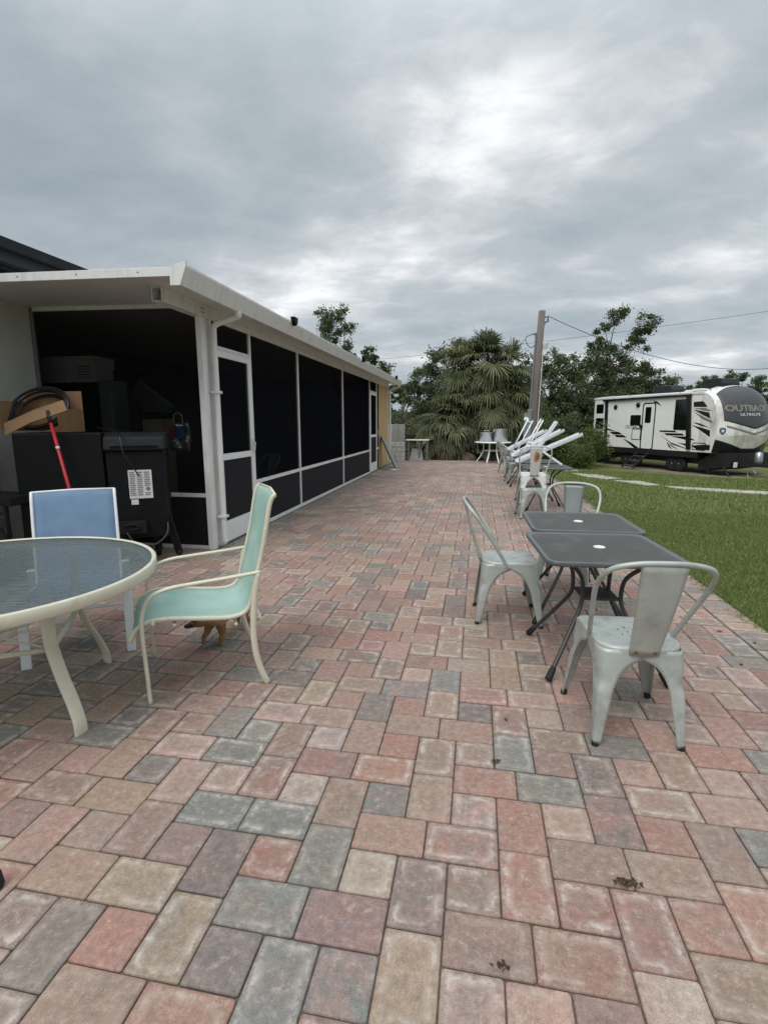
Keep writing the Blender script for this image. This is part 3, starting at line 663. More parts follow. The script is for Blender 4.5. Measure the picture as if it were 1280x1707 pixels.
# ------------------------------------------------------------------ furniture kinds
def side_chair(name, label, loc, rz, steel, group, splat_mat=None):
    """pressed steel cafe chair with a tube hoop; faces local +y"""
    t = thing(name, label, 'chair', loc, rz, group)
    ZT = .462
    # seat, square at the front and rounded at the back
    out = []
    hw, fr, bk = .188, .195, -.195
    def arc(cx, cy, r, a0, a1, n):
        return [(cx+r*math.cos(a0+(a1-a0)*k/n), cy+r*math.sin(a0+(a1-a0)*k/n)) for k in range(n+1)]
    out = arc(hw-.035, fr-.035, .035, 0, PI/2, 4)+arc(-hw+.035, fr-.035, .035, PI/2, PI, 4)+arc(-hw+.10, bk+.10, .10, PI, 1.5*PI, 6)+arc(hw-.10, bk+.10, .10, 1.5*PI, 2*PI, 6)
    n = len(out); v = []
    for sc, z in ((1.0, ZT-.038), (1.0, ZT-.010), (.985, ZT-.002), (.955, ZT), (.80, ZT-.003), (.3, ZT-.006)):
        v += [(x*sc, y*sc, z) for x, y in out]
    f = [(i*n+k, i*n+(k+1) % n, (i+1)*n+(k+1) % n, (i+1)*n+k) for i in range(5) for k in range(n)]+[tuple(5*n+k for k in range(n))]
    seat = MB().add(v, f).build('seat', steel, t, smooth=True)
    h = MB()
    for x, y in ((0, 0), (.035, .03), (-.035, .03), (.035, -.03), (-.035, -.03), (0, .055), (0, -.055)): h.lathe([(.0045, 0), (.0045, .0016)], (x, y, ZT-.0065), 8)
    pieces(h, 'drain_hole', M['rubber'], seat)
    # four legs: angle-section sheet, wide at the apron, arched between
    zt, z0 = .40, .17
    for sx in (1, -1):
        for sy in (1, -1):
            rows = []; K = 22
            for i in range(K+1):
                z = .012+(ZT-.012-.012)*i/K
                q = 1-z/ZT
                cx, cy = .183+(.045 if sy > 0 else .015)*q, (.190+.045*q)
                w0 = .030+.030*min(1, z/.2)
                def wd(c):
                    if z <= z0: return w0
                    if z >= zt: return c-.0004
                    g = (c-w0)*math.sqrt(1-((z-z0)/(zt-z0))**2.2); return c-g-.0004
                wx, wy = wd(cx), wd(cy)
                rc = .012 if sy > 0 else .012+.045*max(0, (z-.2)/.26)
                row = [(cx-wx, cy)]
                for k in range(1, 4): row.append((cx-wx+(wx-rc)*k/3, cy))
                for k in range(1, 4):
                    a = PI/2*(1-k/4); row.append((cx-rc+rc*math.cos(a), cy-rc+rc*math.sin(a)))
                row.append((cx, cy-rc))
                for k in range(1, 4): row.append((cx, cy-rc-(wy-rc)*k/3))
                bul = .008*math.exp(-((z-.30)/.028)**2)
                rows.append([(sx*(x-(bul if 2 < j < 8 else 0)), sy*(y-(bul if 2 < j < 8 else 0)), z) for j, (x, y) in enumerate(row)])
            lg = MB().grid(rows).build('leg', steel, t, solid=.0035, smooth=True)
            c = (.228 if sy > 0 else .198)*sx, .235*sy
            MB().lathe([(.015, 0), (.017, .004), (.017, .016), (.014, .02)], (c[0]-sx*.012, c[1]-sy*.012, 0), 10).build('foot_cap', M['rubber'], lg)
    # rolled edge under the arches
    # hoop
    hp = spline([(-.182, -.03, ZT-.03), (-.188, -.04, ZT), (-.214, -.135, .62), (-.232, -.225, .76), (-.205, -.293, .845), (-.12, -.325, .880), (0, -.335, .888),
                 (.12, -.325, .880), (.205, -.293, .845), (.232, -.225, .76), (.214, -.135, .62), (.188, -.04, ZT), (.182, -.03, ZT-.03)], 6)
    MB().tube(hp, .0115, 10).build('back_hoop', M['galv'] if steel is M['galv_d2'] else steel, t, smooth=True)
    # splat
    rows = []
    for i in range(15):
        q = i/14
        z = ZT-.03+(.875-ZT+.03)*q
        y = -.197-.03*smooth01(q*3)-.012*q+.0
        y = -.2 - .128*q**1.15 - .012*math.sin(q*PI)
        w = .060+.030*q
        rows.append([(-w, y+.013, z), (-w-.001, y+.004, z)]+[(w*(k/8*2-1)*.985, y-.003-.006*(1-(k/4-1)**2), z) for k in range(9)]+[(w+.001, y+.004, z), (w, y+.013, z)])
    sp = MB().grid(rows).build('back_splat', splat_mat or steel, t, solid=.003, smooth=True)
    b = MB()
    for x in (-.04, .04): b.lathe([(.008, 0), (.008, .003), (.003, .005)], seg=8, T=Matrix.Translation((x, -.2125, ZT-.012)) @ Matrix.Rotation(PI/2, 4, 'X'))
    pieces(b, 'rivet', M['rust'], sp)
    return t
M['galv_d2'] = M['galv_dark']
chairA = side_chair('metal_chair', 'grey metal chair with its back to the camera at the near table', (.745, 2.47, 0), R(4.5), M['galv'], 'grey metal chairs around the dark tables')
def chair(label, loc, rz, group, src=None): return dup(src or chairA, loc, rz, label, group)
CG = 'grey metal chairs around the dark tables'
chair('grey metal chair seen side-on left of the near dark table', (.265, 3.77, 0), R(-87), CG)
chairW = side_chair('metal_chair', 'white metal chair with a rust patch on its back, raised on a stacked chair', (.88, 8.12, .20), R(2), M['steel_white'], 'metal chairs of the far rows', M['rust_splat'])
chairD = side_chair('metal_chair', 'grey metal chair facing the camera beyond the second dark table', (.82, 4.60, 0), R(163), M['galv'], CG)
for c in chairD.children:
    if c.name.startswith('back_splat'): c.data.materials[0] = M['galv_dark']; c['label'] = 'darker grey back splat'
FG = 'metal chairs of the far rows'
stool = chair('grey metal stool standing under the rust-marked white chair', (.88, 7.98, 0), R(2), FG)
stool['category'] = 'stool'; stool.name = 'metal_stool'
for c in list(stool.children):
    if c.name.startswith('back_'):
        for g_ in list(c.children): bpy.data.objects.remove(g_)
        bpy.data.objects.remove(c)
chair('dim metal chair standing inside the porch behind the mesh', (-3.5, 7.9, .012), R(150), 'chairs inside the porch')
chair('grey metal chair at the left of the third dark table row', (.98, 12.6, 0), R(-80), FG)
chair('grey metal chair at the far end of the table row', (.95, 14.9, 0), R(-70), FG)
chair('grey metal chair nearly hidden between the folded white frames', (1.0, 13.8, 0), R(-95), FG)

def dark_table(label, loc, rz):
    t = thing('patio_table', label, 'table', loc, rz, 'square dark patio tables')
    a, zt, rc = .375, .715, .07
    out = []
    for cx, cy, a0 in ((a-rc, a-rc, 0), (-a+rc, a-rc, PI/2), (-a+rc, -a+rc, PI), (a-rc, -a+rc, 1.5*PI)):
        out += [(cx+rc*math.cos(a0+PI/2*k/6), cy+rc*math.sin(a0+PI/2*k/6)) for k in range(7)]
    n = len(out); ins = lambda s: [(x*s, y*s) for x, y in out]
    sc = (a-.032)/a
    v = []; lev = [(sc, zt-.004), (1-.018, zt+.003), (1-.004, zt), (1, zt-.010), (1-.004, zt-.022), (1-.02, zt-.028), (sc, zt-.028)]
    for s, z in lev: v += [(x, y, z) for x, y in ins(s)]
    f = [(i*n+k, (i+1)*n+k, (i+1)*n+(k+1) % n, i*n+(k+1) % n) for i in range(len(lev)-1) for k in range(n)]
    MB().add(v, f).build('rim', M['rim_char'], t, smooth=True)
    MB().prism(ins(sc+.001), lambda p, q, z: (p, q, z), zt-.014, zt-.003).build('tabletop', M['tabletop'], t)
    MB().lathe([(.034, 0), (.034, .003), (.028, .006), (.012, .006), (.010, .003)], (0, 0, zt-.004), 24).build('umbrella_plug', M['plug'], t)
    for sx in (1, -1):
        for sy in (1, -1):
            pts = spline([(.25*sx, .25*sy, zt-.03), (.20*sx, .20*sy, .655), (.125*sx, .125*sy, .56), (.108*sx, .108*sy, .46), (.118*sx, .118*sy, .38), (.17*sx, .17*sy, .28), (.25*sx, .25*sy, .14), (.315*sx, .315*sy, .03)], 5)
            lg = MB().tube(pts, .0125, 10).build('leg', M['char'], t, smooth=True)
            d = (pts[-1]-pts[-8]).normalized(); e = pts[-1]
            MB().tube([e-d*.06, e-d*.05, e+d*.012, e+d*.022], [.0135, .018, .021, .019], 10).build('foot_cap', M['rubber'], lg, smooth=True)
    MB().box(-.105, .105, -.105, .105, .415, .43).build('lower_shelf', M['char'], t, bevel=.004)
    pieces(MB().box(-.26, .26, -.01, .01, zt-.046, zt-.03).box(-.01, .01, -.26, .26, zt-.062, zt-.047), 'brace', M['char'], t)
    return t
tabA = dark_table('square dark patio table nearest the camera with white centre plug', (.745, 3.13, 0), R(4))
dup(tabA, (.775, 3.94, 0), R(1), 'square dark patio table pushed behind the nearest one')
dup(tabA, (1.15, 8.75, 0), R(2), 'dark table behind the rust-marked white chair, carrying the nearest long white channel')
dup(tabA, (1.12, 9.95, 0), R(-3), 'dark table in the middle of the row under the long white channels')
dup(tabA, (1.1, 11.9, 0), R(2), 'dark table under the rear end of the white channels')
dup(tabA, (1.12, 13.3, 0), R(5), 'farthest dark table of the row, beside the white tube frames')

# long white aluminium channels lying across the tables
def channel(label, a, b, w, h, grp='long white channels on the dark tables'):
    a, b = Vector(a), Vector(b); d = (b-a).normalized()
    t = thing('white_channel', label, 'channel', a, 0, grp)
    e = b-a; up = Vector((0, 0, 1)); sd = d.cross(up).normalized(); u = sd.cross(d)
    prof = [(-w/2, h/2), (-w/2, -h/2), (w/2, -h/2), (w/2, h/2), (w/2-.012, h/2), (w/2-.012, -h/2+.012), (.01, -h/2+.012), (.01, h/2-.03), (-.01, h/2-.03), (-.01, -h/2+.012), (-w/2+.012, -h/2+.012), (-w/2+.012, h/2)]
    MB().prism(prof, lambda p, q, s: tuple(sd*p+u*q+e*s), 0, 1).build('channel_body', M['pvc'], t)
    MB().prism([(-w/2-.003, -h/2-.003), (w/2+.003, -h/2-.003), (w/2+.003, -h/2+.02), (-w/2-.003, -h/2+.02)], lambda p, q, s: tuple(sd*p+u*q+d*s), -.004, .03).build('end_lip', M['white_alu'], t)
    return t
channel('longest white channel, lowest and nearest, sticking out over the lawn', (.70, 8.85, .79), (1.86, 9.75, 1.22), .105, .055)
channel('white channel just above the nearest one on the dark tables', (.70, 9.9, .82), (1.72, 10.9, 1.27), .105, .055)
channel('white channel behind the others with its end in shade', (.74, 11.7, .84), (1.62, 12.7, 1.23), .105, .055)
channel('short white channel lying between the upper two', (.95, 10.6, .87), (1.62, 12.0, 1.18), .09, .06)
channel('white post leaning up steeply from the pile of channels', (1.0, 9.5, .80), (1.42, 9.7, 1.44), .06, .05)
channel('thin white strip sloping down to the edge of the dark table', (1.02, 9.0, 1.02), (1.42, 8.8, .74), .035, .025)
def ladder_frame(label, a, b, w):
    a, b = Vector(a), Vector(b); t = thing('tube_frame', label, 'frame', a, 0, 'white tube frames leaning on the tables')
    e = b-a; d = e.normalized(); sd = d.cross(Vector((0, 1, 0))).normalized()*w
    m = MB(); m.tube([(0, 0, 0), e], .016, 8); m.tube([sd, sd+e], .016, 8)
    pieces(m, 'side_tube', M['white_frame'], t, smooth=True)
    m = MB()
    for q in (.08, .93): m.tube([e*q, e*q+sd], .014, 8)
    pieces(m, 'cross_tube', M['white_frame'], t, smooth=True)
ladder_frame('white tube frame leaning steeply, left one of the pair', (.84, 11.2, .74), (1.19, 11.4, 1.46), .10)
ladder_frame('white tube frame leaning steeply, right one of the pair', (.96, 10.7, .74), (1.34, 10.9, 1.47), .05)
t = thing('bracket', 'white metal bracket lying crosswise on the white channels', 'bracket', (.98, 9.3, .99))
MB().beam((-.05, 0, .1), (.08, .02, -.03), .1, .04).build('plate', M['white_frame'], t, bevel=.006)
MB().beam((.02, 0, .02), (.14, .0, -.1), .04, .03).build('arm', M['white_frame'], t, bevel=.004)

# ------------------------------------------------------------------ round glass table
def curve_leg(t, ang, r0, r1, r2, H, m, w=.045, th=.012):
    c, s_ = math.cos(ang), math.sin(ang)
    pts = spline([(r0*c, r0*s_, H), ((r0-.012)*c, (r0-.012)*s_, H*.8), ((r0-.008)*c, (r0-.008)*s_, H*.6), (((r0+r1)/2-.01)*c, ((r0+r1)/2-.01)*s_, H*.40), (r1*c, r1*s_, H*.22), ((r2-.004)*c, (r2-.004)*s_, H*.09), (r2*c, r2*s_, 0)], 6)
    side = Vector((-s_, c, 0)); v = []
    for i, p in enumerate(pts):
        a = pts[max(0, i-1)]; b = pts[min(len(pts)-1, i+1)]; d = (b-a).normalized(); nn = side.cross(d).normalized()
        for k in range(12):
            an = 2*PI*k/12; q = math.cos(an), math.sin(an)
            v.append(p+side*w/2*(abs(q[0])**.55*(1 if q[0] > 0 else -1))+nn*th*(abs(q[1])**.6*(1 if q[1] > 0 else -1)))
    n = len(pts)
    f = [(i*12+k, i*12+(k+1) % 12, (i+1)*12+(k+1) % 12, (i+1)*12+k) for i in range(n-1) for k in range(12)]+[tuple(range(12))[::-1], tuple((n-1)*12+k for k in range(12))]
    return MB().add(v, f).build('leg', m, t, smooth=True)
GT = thing('glass_table', 'round glass topped patio table with cream rim and curved legs', 'table', (-2.345, 2.02, 0))
RT, ZT = .775, .725
MB().lathe([(RT-.022, ZT-.003), (RT-.018, ZT+.003), (RT-.004, ZT+.003), (RT+.001, ZT-.003), (RT+.002, ZT-.048), (RT-.003, ZT-.054), (RT-.010, ZT-.054), (RT-.014, ZT-.014), (RT-.03, ZT-.014)], seg=96, cap=False).build('rim', M['cream'], GT, smooth=True)
MB().lathe([(RT-.018, ZT-.012), (RT-.018, ZT-.005)], seg=96).build('glass_top', M['glass'], GT)
for a in (-12, 72, 165, 255): curve_leg(GT, R(a), .445, .54, .575, ZT-.02, M['cream'], .064, .010)
k = MB()
ring = [(.44*math.cos(R(a)), .44*math.sin(R(a)), .40) for a in (-12, 72, 165, 255)]
for i in range(4):
    a, b = Vector(ring[i]), Vector(ring[(i+1) % 4]); k.tube([a, b], .013, 8)
k.build('stretcher', M['cream'], GT, smooth=True)
k = MB()
for i in range(2): k.tube([ring[i], (0, 0, .395-.0*i), ring[i+2]], .006, 6)
k.tube([(.10*math.cos(2*PI*q/20), .10*math.sin(2*PI*q/20), .395) for q in range(20)], .006, 6, closed=True)
for i in range(4):
    m0 = (Vector(ring[i])+Vector(ring[(i+1) % 4]))/2; k.tube([m0, m0*.25+Vector((0, 0, .295))], .006, 6)
k.build('rod_brace', M['cream'], GT, smooth=True)
k = MB(); 
for i in range(12):
    a = 2*PI*i/12
k.tube([((RT-.05)*math.cos(R(a)), (RT-.05)*math.sin(R(a)), ZT-.03) for a in range(0, 360, 10)], .008, 6, closed=True)
k.build('underside_ring', M['cream'], GT)

# sling chairs; each faces local +y
def sling_chair(name, label, loc, rz, frame, sling, arms, legs, W=.52, backz=1.0, group=None):
    t = thing(name, label, 'chair', loc, rz, group)
    if arms: P0 = [(0, .375, .345), (0, .345, .40), (0, .28, .437), (0, .18, .44), (0, .0, .415), (0, -.14, .405)]
    else: P0 = [(0, .275, .40), (0, .25, .425), (0, .18, .42), (0, .0, .395), (0, -.15, .385)]
    k0 = 5*len(P0)
    prof = spline(P0+[(0, -.215, .44), (0, -.25, .55), (0, -.31, .78), (0, -.355, backz-.05), (0, -.385, backz)], 5)
    hw = W/2
    rows = [[(hw*(k/8*2-1), p.y-(0.012*(1-(k/4-1)**2) if i > k0 else 0), p.z-(.014*(1-(k/4-1)**2) if i <= k0 else 0)) for k in range(9)] for i, p in enumerate(prof)]
    MB().grid(rows).build('sling', sling, t, solid=.004, smooth=True)
    for sx in (1, -1):
        pts = [Vector((sx*hw, p.y, p.z)) for p in prof]
        MB().tube(pts, .0105, 8, flat=1.2, ref=(0, 0, 1)).build('side_rail', frame, t, smooth=True)
    cbm = MB().tube([(-hw, prof[-1].y, prof[-1].z), (0, prof[-1].y-.02, prof[-1].z+.004), (hw, prof[-1].y, prof[-1].z)], .008, 8).tube([(-hw, .16, .40), (hw, .16, .40)], .009, 8).tube([(-hw, -.15, .358), (hw, -.15, .358)], .009, 8)
    pieces(cbm, 'cross_bar', frame, t, smooth=True)
    if arms:
        for sx in (1, -1):
            x = sx*(hw+.035)
            arm = spline([(x, .30, .0), (x, .305, .18), (x, .312, .38), (x, .305, .49), (x, .265, .575), (x, .18, .612), (x, .05, .625), (x, -.12, .636), (x, -.285, .650)], 5)
            MB().tube(arm, .0105, 10, flat=1.2, ref=(1, 0, 0)).build('arm', frame, t, smooth=True)
            rear = spline([(x, -.272, .652), (x, -.245, .47), (x, -.235, .28), (x, -.255, .13), (x, -.30, .0)], 5)
            MB().tube(rear, .0125, 10, flat=1.35, ref=(0, 1, 0)).build('rear_leg', frame, t, smooth=True)
            MB().tube([(x, .26, .438), (sx*hw, .26, .438)], .009, 8).build('lug', frame, t)
        MB().tube([(-hw-.035, -.27, .40), (hw+.035, -.27, .40)], .011, 8).build('rear_bar', frame, t)
    else:
        for sx in (1, -1):
            x = sx*(hw+.03)
            MB().beam((x, .30, 0), (x, .22, .43), .03, .052, up=(1, 0, 0)).build('front_leg', frame, t, bevel=.004)
            MB().beam((x, -.42, 0), (x, -.22, .47), .03, .052, up=(1, 0, 0)).build('rear_leg', frame, t, bevel=.004)
            MB().tube([(x, .25, .31), (x, -.30, .31)], .012, 8).build('side_bar', frame, t)
        MB().tube([(-hw, .25, .31), (hw, .25, .31)], .012, 8).build('front_bar', frame, t)
    return t
sling_chair('sling_chair', 'mint green sling armchair with cream frame over the small dog', (-1.518, 2.595, 0), R(122), M['cream'], M['green_sling'], True, None, W=.53, backz=1.06, group='sling chairs at the round table')
sling_chair('sling_chair', 'blue sling chair with white frame behind the glass table', (-2.53, 2.81, 0), R(217), M['white_frame'], M['blue_sling'], False, None, W=.50, backz=.97, group='sling chairs at the round table')

# ------------------------------------------------------------------ small dog under the mint chair
def dog():
    t = thing('dog', 'small tan dog with dark muzzle and harness under the mint chair', 'dog', (-1.66, 3.03, 0), R(0))
    V = [(0, .20, .235), (0, .10, .225), (0, .0, .215), (0, -.085, .228), (-.035, -.135, .235), (-.080, -.155, .225),           # trunk, neck, head
         (-.115, -.168, .205)]
    rad = [.052, .050, .058, .058, .038, .046, .030]
    E_ = [(i, i+1) for i in range(6)]
    def chain(root, pts, rs):
        p = root
        for q, r_ in zip(pts, rs):
            V.append(q); rad.append(r_); E_.append((p, len(V)-1)); p = len(V)-1
    chain(0, [(.045, .215, .19), (.05, .175, .13), (.05, .235, .08), (.05, .225, .018), (.05, .20, .012)], [.044, .034, .018, .014, .016])
    chain(0, [(-.045, .215, .19), (-.05, .19, .13), (-.05, .265, .085), (-.05, .265, .02), (-.05, .24, .010)], [.044, .034, .018, .014, .016])
    chain(3, [(.045, -.085, .19), (.045, -.075, .12), (.045, -.085, .06), (.045, -.09, .014), (.045, -.11, .010)], [.038, .026, .018, .016, .019])
    chain(3, [(-.045, -.09, .19), (-.045, -.10, .125), (-.045, -.155, .085), (-.045, -.15, .045), (-.045, -.165, .036)], [.036, .024, .016, .014, .016])
    chain(0, [(0, .245, .27), (0, .30, .36), (0, .27, .43)], [.014, .009, .006])
    me = bpy.data.meshes.new('dog_body'); me.from_pydata(V, E_, []); me.materials.append(M['dogfur'])
    o = bpy.data.objects.new('dog_body', me); COL.objects.link(o); o.parent = t
    md = o.modifiers.new('skin', 'SKIN'); md.use_smooth_shade = True
    for i, r_ in enumerate(rad): me.skin_vertices[0].data[i].radius = (r_, r_); me.skin_vertices[0].data[i].use_root = (i == 2)
    s2 = o.modifiers.new('s', 'SUBSURF'); s2.levels = 2; s2.render_levels = 2
    # muzzle, ears, eyes, harness
    hd = Vector((-.82, -.42, -.38)).normalized(); hc0 = Vector((-.085, -.157, .222)); sdv = hd.cross(Vector((0, 0, 1))).normalized(); upv = sdv.cross(hd)
    MB().tube([hc0+hd*.022, hc0+hd*.05, hc0+hd*.072, hc0+hd*.084], [.030, .023, .018, .007], 12).build('muzzle', M['dogdark'], t, smooth=True)
    for sx in (1, -1):
        e0 = hc0+sdv*sx*.030+upv*.030
        MB().add([e0-sdv*.014*sx, e0+sdv*.016*sx-upv*.01, e0+sdv*.022*sx+upv*.055, e0-hd*.02], [(0, 1, 2), (1, 3, 2), (3, 0, 2), (0, 3, 1)]).build('ear', M['dogdark'], t)
        e1 = hc0+hd*.030+sdv*sx*.026+upv*.016
        MB().lathe([(.001, -.006), (.005, -.004), (.006, 0), (.005, .004), (.001, .006)], tuple(e1), 10, cap=False).build('eye', M['rv_glass'], t, smooth=True)
    MB().lathe([(.055, -.02), (.064, -.018), (.066, 0), (.064, .018), (.055, .02)], seg=20, cap=False, T=Matrix.Translation((0, -.05, .222)) @ Matrix.Rotation(R(80), 4, 'X')).build('harness', M['harness'], t, smooth=True)
    t.scale = (1.0, 1.0, .74)
    return t
dg_ = dog(); dg_.rotation_euler = (0, 0, R(-6)); dg_.location = (-1.635, 3.01, 0)

# ------------------------------------------------------------------ grill corner
sm = thing('smoker_cabinet', 'big black cabinet smoker with sloped lid and a paper label', 'smoker', (-3.555, 4.542, 0), R(28))
MB().box(-.02, .50, -.20, .28, .30, 1.17).build('cabinet', M['black_metal'], sm, bevel=.015)
MB().prism([(-.24, 1.17), (.29, 1.17), (.29, 1.34), (-.10, 1.34), (-.20, 1.30)], lambda a, b, t: (t, a, b), -.03, .515).build('lid', M['black_dusty'], sm, bevel=.02)
MB().box(-.77, -.04, -.18, .28, .14, 1.34).build('side_cabinet', M['black_metal'], sm, bevel=.012)
lb = MB().box(.165, .375, -.208, -.2, .70, .98).build('paper_label', M['paper'], sm)
q = MB()
for c in range(3):
    for r_ in range(13):
        if c == 2 and r_ in (8, 9, 10): continue
        q.box(.175+c*.066, .175+c*.066+.054*(.8+.2*((r_*7+c*3) % 5)/5), -.211, -.2085, .955-r_*.0185, .955-r_*.0185+.007)
q.lathe([(.018, 0), (.018, .003), (.008, .003)], seg=16, T=Matrix.Translation((.335, -.2085, .795)) @ Matrix.Rotation(PI/2, 4, 'X'))
q.build('print', M['ink'], lb)
MB().box(.175, .24, -.207, -.2, .64, .69).build('small_label', M['paper'], sm)
MB().tube([(.03, -.245, 1.22), (.45, -.245, 1.22)], .010).build('lid_handle', M['black_dusty'], sm)
MB().box(.05, .30, -.26, -.2, .36, .48).tube(spline([(.10, -.27, .44), (.18, -.29, .46), (.24, -.27, .42), (.16, -.285, .40)], 5), .012).build('burner_valve', M['black_dusty'], sm, bevel=.01)
MB().tube(spline([(.12, -.27, .38), (.2, -.33, .28), (.36, -.33, .25), (.48, -.28, .34), (.49, -.2, .45)], 6), .009).build('gas_hose', M['hose'], sm, smooth=True)
for (a, b) in (((.46, -.16, .62), (.56, .06, .06)), ((-.72, -.12, .2), (-.72, -.12, .06)), ((-.72, .24, .2), (-.72, .24, .06)), ((.30, .26, .4), (.34, .26, .06))):
    lg = MB().beam(a, b, .05, .07, up=(1, 0, 0)).build('leg', M['black_dusty'], sm, bevel=.006)
    MB().lathe([(.03, -.022), (.058, -.018), (.06, 0), (.058, .018), (.03, .022)], seg=20, T=Matrix.Translation((b[0], b[1], .06)) @ Matrix.Rotation(PI/2, 4, 'Y')).build('wheel', M['rubber'], lg, smooth=True)
cab = MB().tube(spline([(-3.85, 4.75, 1.38), (-3.55, 4.60, 1.355), (-3.40, 4.46, 1.355), (-3.30, 4.35, 1.31), (-3.24, 4.30, 1.15), (-3.19, 4.37, 1.0), (-3.17, 4.40, .93)], 6), .006).build('cable', M['hose'], smooth=True)
tag(cab, 'thin black cable draped over the smoker lid and down its front', 'cable')
cb = thing('cardboard_box', 'open brown cardboard box with hose coil on top of the black cabinet', 'box', (-4.15, 4.42, 1.345), 0)
MB().box(-.42, .24, -.10, .22, 0, .012).box(-.42, -.412, -.10, .22, .012, .30).box(.232, .24, -.10, .22, .012, .22).box(-.42, .24, .22, .228, 0, .40).build('box_body', M['card'], cb)
fl = [(-3.63, 4.12, 1.546), (-3.715, 4.18, 1.638), (-4.06, 4.20, 1.549), (-4.355, 4.16, 1.427), (-4.27, 4.08, 1.318), (-3.995, 4.10, 1.44)]
MB().add([(x+4.15, y-4.42, z-1.345) for x, y, z in fl], [(0, 1, 2, 5), (5, 2, 3, 4)]).build('flap', M['card'], cb, solid=.006)
hc = thing('hose_coil', 'coil of black hose lying in the cardboard box', 'hose', (-4.26, 4.46, 1.56), 0)
for i in range(6):
    rr_ = .33-.012*i; ph = i*.4
    MB().tube([(rr_*math.cos(a)+.02*math.sin(i*2), .10*math.sin(a)+.012*i, rr_*.62*math.sin(a)+.03*math.sin(i)) for a in [2*PI*k/40+ph for k in range(40)]], .011, 8, closed=True).build('coil_turn', M['hose'], hc, smooth=True)
t = thing('red_pole', 'red pole with a black end leaning on the black cabinet', 'pole', (-3.62, 4.14, 0))
a0, b0 = Vector((0.16, -.10, 0.0)), Vector((-.215, -.02, 1.545))
e = b0-a0
MB().tube([a0, a0+e*.93], .016, 12).build('shaft', M['red'], t, smooth=True)
MB().tube([a0+e*.93, a0+e*.96, b0], [.019, .019, .014], 12).build('end_grip', M['rubber'], t, smooth=True)
MB().tube([a0+e*.775, a0+e*.79], .0172, 12).build('white_sticker', M['plug'], t, smooth=True)
t = thing('side_table', 'low black folding table at the left edge before the stucco wall', 'table', (-4.45, 3.98, 0))
MB().box(-.5, .40, -.16, .22, .70, .78).build('tabletop', M['black_dusty'], t, bevel=.01)
for x in (-.42, .32):
    for y in (-.12, .18): MB().tube([(x, y, 0), (x, y, .7)], .016).build('leg', M['black_metal'], t)
MB().tube(spline([(-.42, -.14, .66), (.05, -.14, .6), (.3, -.14, .42), (.32, -.14, .1)], 5), .014).build('brace', M['black_metal'], t)
t = thing('planter', 'black round pot of dark soil under the folding table', 'pot', (-4.28, 3.75, 0))
MB().lathe([(.17, 0), (.21, .25), (.22, .27), (.20, .27), (.19, .24)], seg=28).build('pot', M['black_dusty'], t, smooth=True)
MB().lathe([(.19, .245), (.1, .26), (.01, .262)], seg=20).build('soil', M['bark'], t)
t = thing('stone_column', 'rough pale stone edge beside the stucco wall at the photo edge', 'stone', (-4.86, 4.35, 0))
sc_ = MB()
for i in range(8): sc_.box(-.14-.01*(i % 2), .05+.012*((i*3) % 3), -.14, .12, i*.165, i*.165+.158)
sc_.build('stone_blocks', mat('rough_stone', srgb(150, 138, 124), .9, var=.25, bump=1, bscale=20), t, bevel=.02)

# ------------------------------------------------------------------ far end of the patio
t = thing('round_table', 'white round table at the far end carrying two metal pots', 'table', (.62, 18.65, 0))
MB().lathe([(.60, .69), (.63, .695), (.635, .715), (.62, .73), (.01, .732)], seg=48).build('tabletop', M['white_frame'], t, smooth=True)
for a in (200, 290, 20, 110, 250): curve_leg(t, R(a), .36, .50, .58, .70, M['white_frame'], .04)
MB().tube([(.33*math.cos(R(a)), .33*math.sin(R(a)), .42) for a in range(0, 360, 15)], .012, 8, closed=True).build('ring_brace', M['white_frame'], t, smooth=True)
def pot(label, loc, r, h, handles):
    t = thing('stock_pot', label, 'pot', loc, 0, 'metal pots on the white round table')
    MB().lathe([(r*.96, 0), (r, .01), (r, h), (r+.008, h+.003), (r+.008, h-.008), (r-.004, h), (r-.004, .012), (.001, .012)], seg=36, cap=False).build('pot_body', M['tin'], t, smooth=True)
    if handles:
        for s_ in (-1, 1): MB().tube(spline([(s_*.05-.05, -r*.3*s_, h-.02), (s_*.05-.04, -r*.3*s_, h+.06), (s_*.05+.04, -r*.3*s_, h+.06), (s_*.05+.05, -r*.3*s_, h-.02)], 4), .008).build('handle', M['tin'], t)
pot('smaller metal pot with raised wire handles', (.38, 18.6, .732), .24, .32, True)
pot('larger plain metal pot on the right', (.86, 18.55, .732), .25, .44, False)
t = thing('block_stack', 'pale concrete block stack at the far corner of the patio', 'blocks', (-2.88, 19.0, 0))
bl = MB()
rnd = random.Random(5); z = 0
for r_ in range(4):
    x = -.33
    while x < .31:
        w = rnd.choice([.16, .2, .3]); w = min(w, .33-x)
        if w > .04: bl.box(x, x+w-.008, -.22+rnd.uniform(-.01, .01), .2, z, z+.163)
        x += w
    z += .17
bl.build('blocks', M['block'], t, bevel=.008)
t = thing('board_stack', 'upright grey boards standing on the pale block stack', 'boards', (-2.88, 19.0, .68))
for k, (x, w) in enumerate(((-.33, .17), (-.155, .22), (.07, .25))): MB().box(x, x+w, -.18+.01*k, -.14+.01*k, 0, .66).build('board', M['wood_grey'] if k else M['block'], t, bevel=.005)
t = thing('bench_table', 'white topped work table right of the block stack', 'table', (-2.2, 19.05, 0))
MB().box(-.33, .52, -.25, .25, .74, .78).build('tabletop', M['bench_top'], t, bevel=.004)
for x in (-.22, .18, .46):
    for y in (-.18, .18): MB().box(x-.03, x+.03, y-.03, y+.03, 0, .74).build('leg', M['galv_dark'], t)
t = thing('sheet_pile', 'small slumped grey sheet leaning under the work table', 'sheet', (-2.15, 18.9, 0))
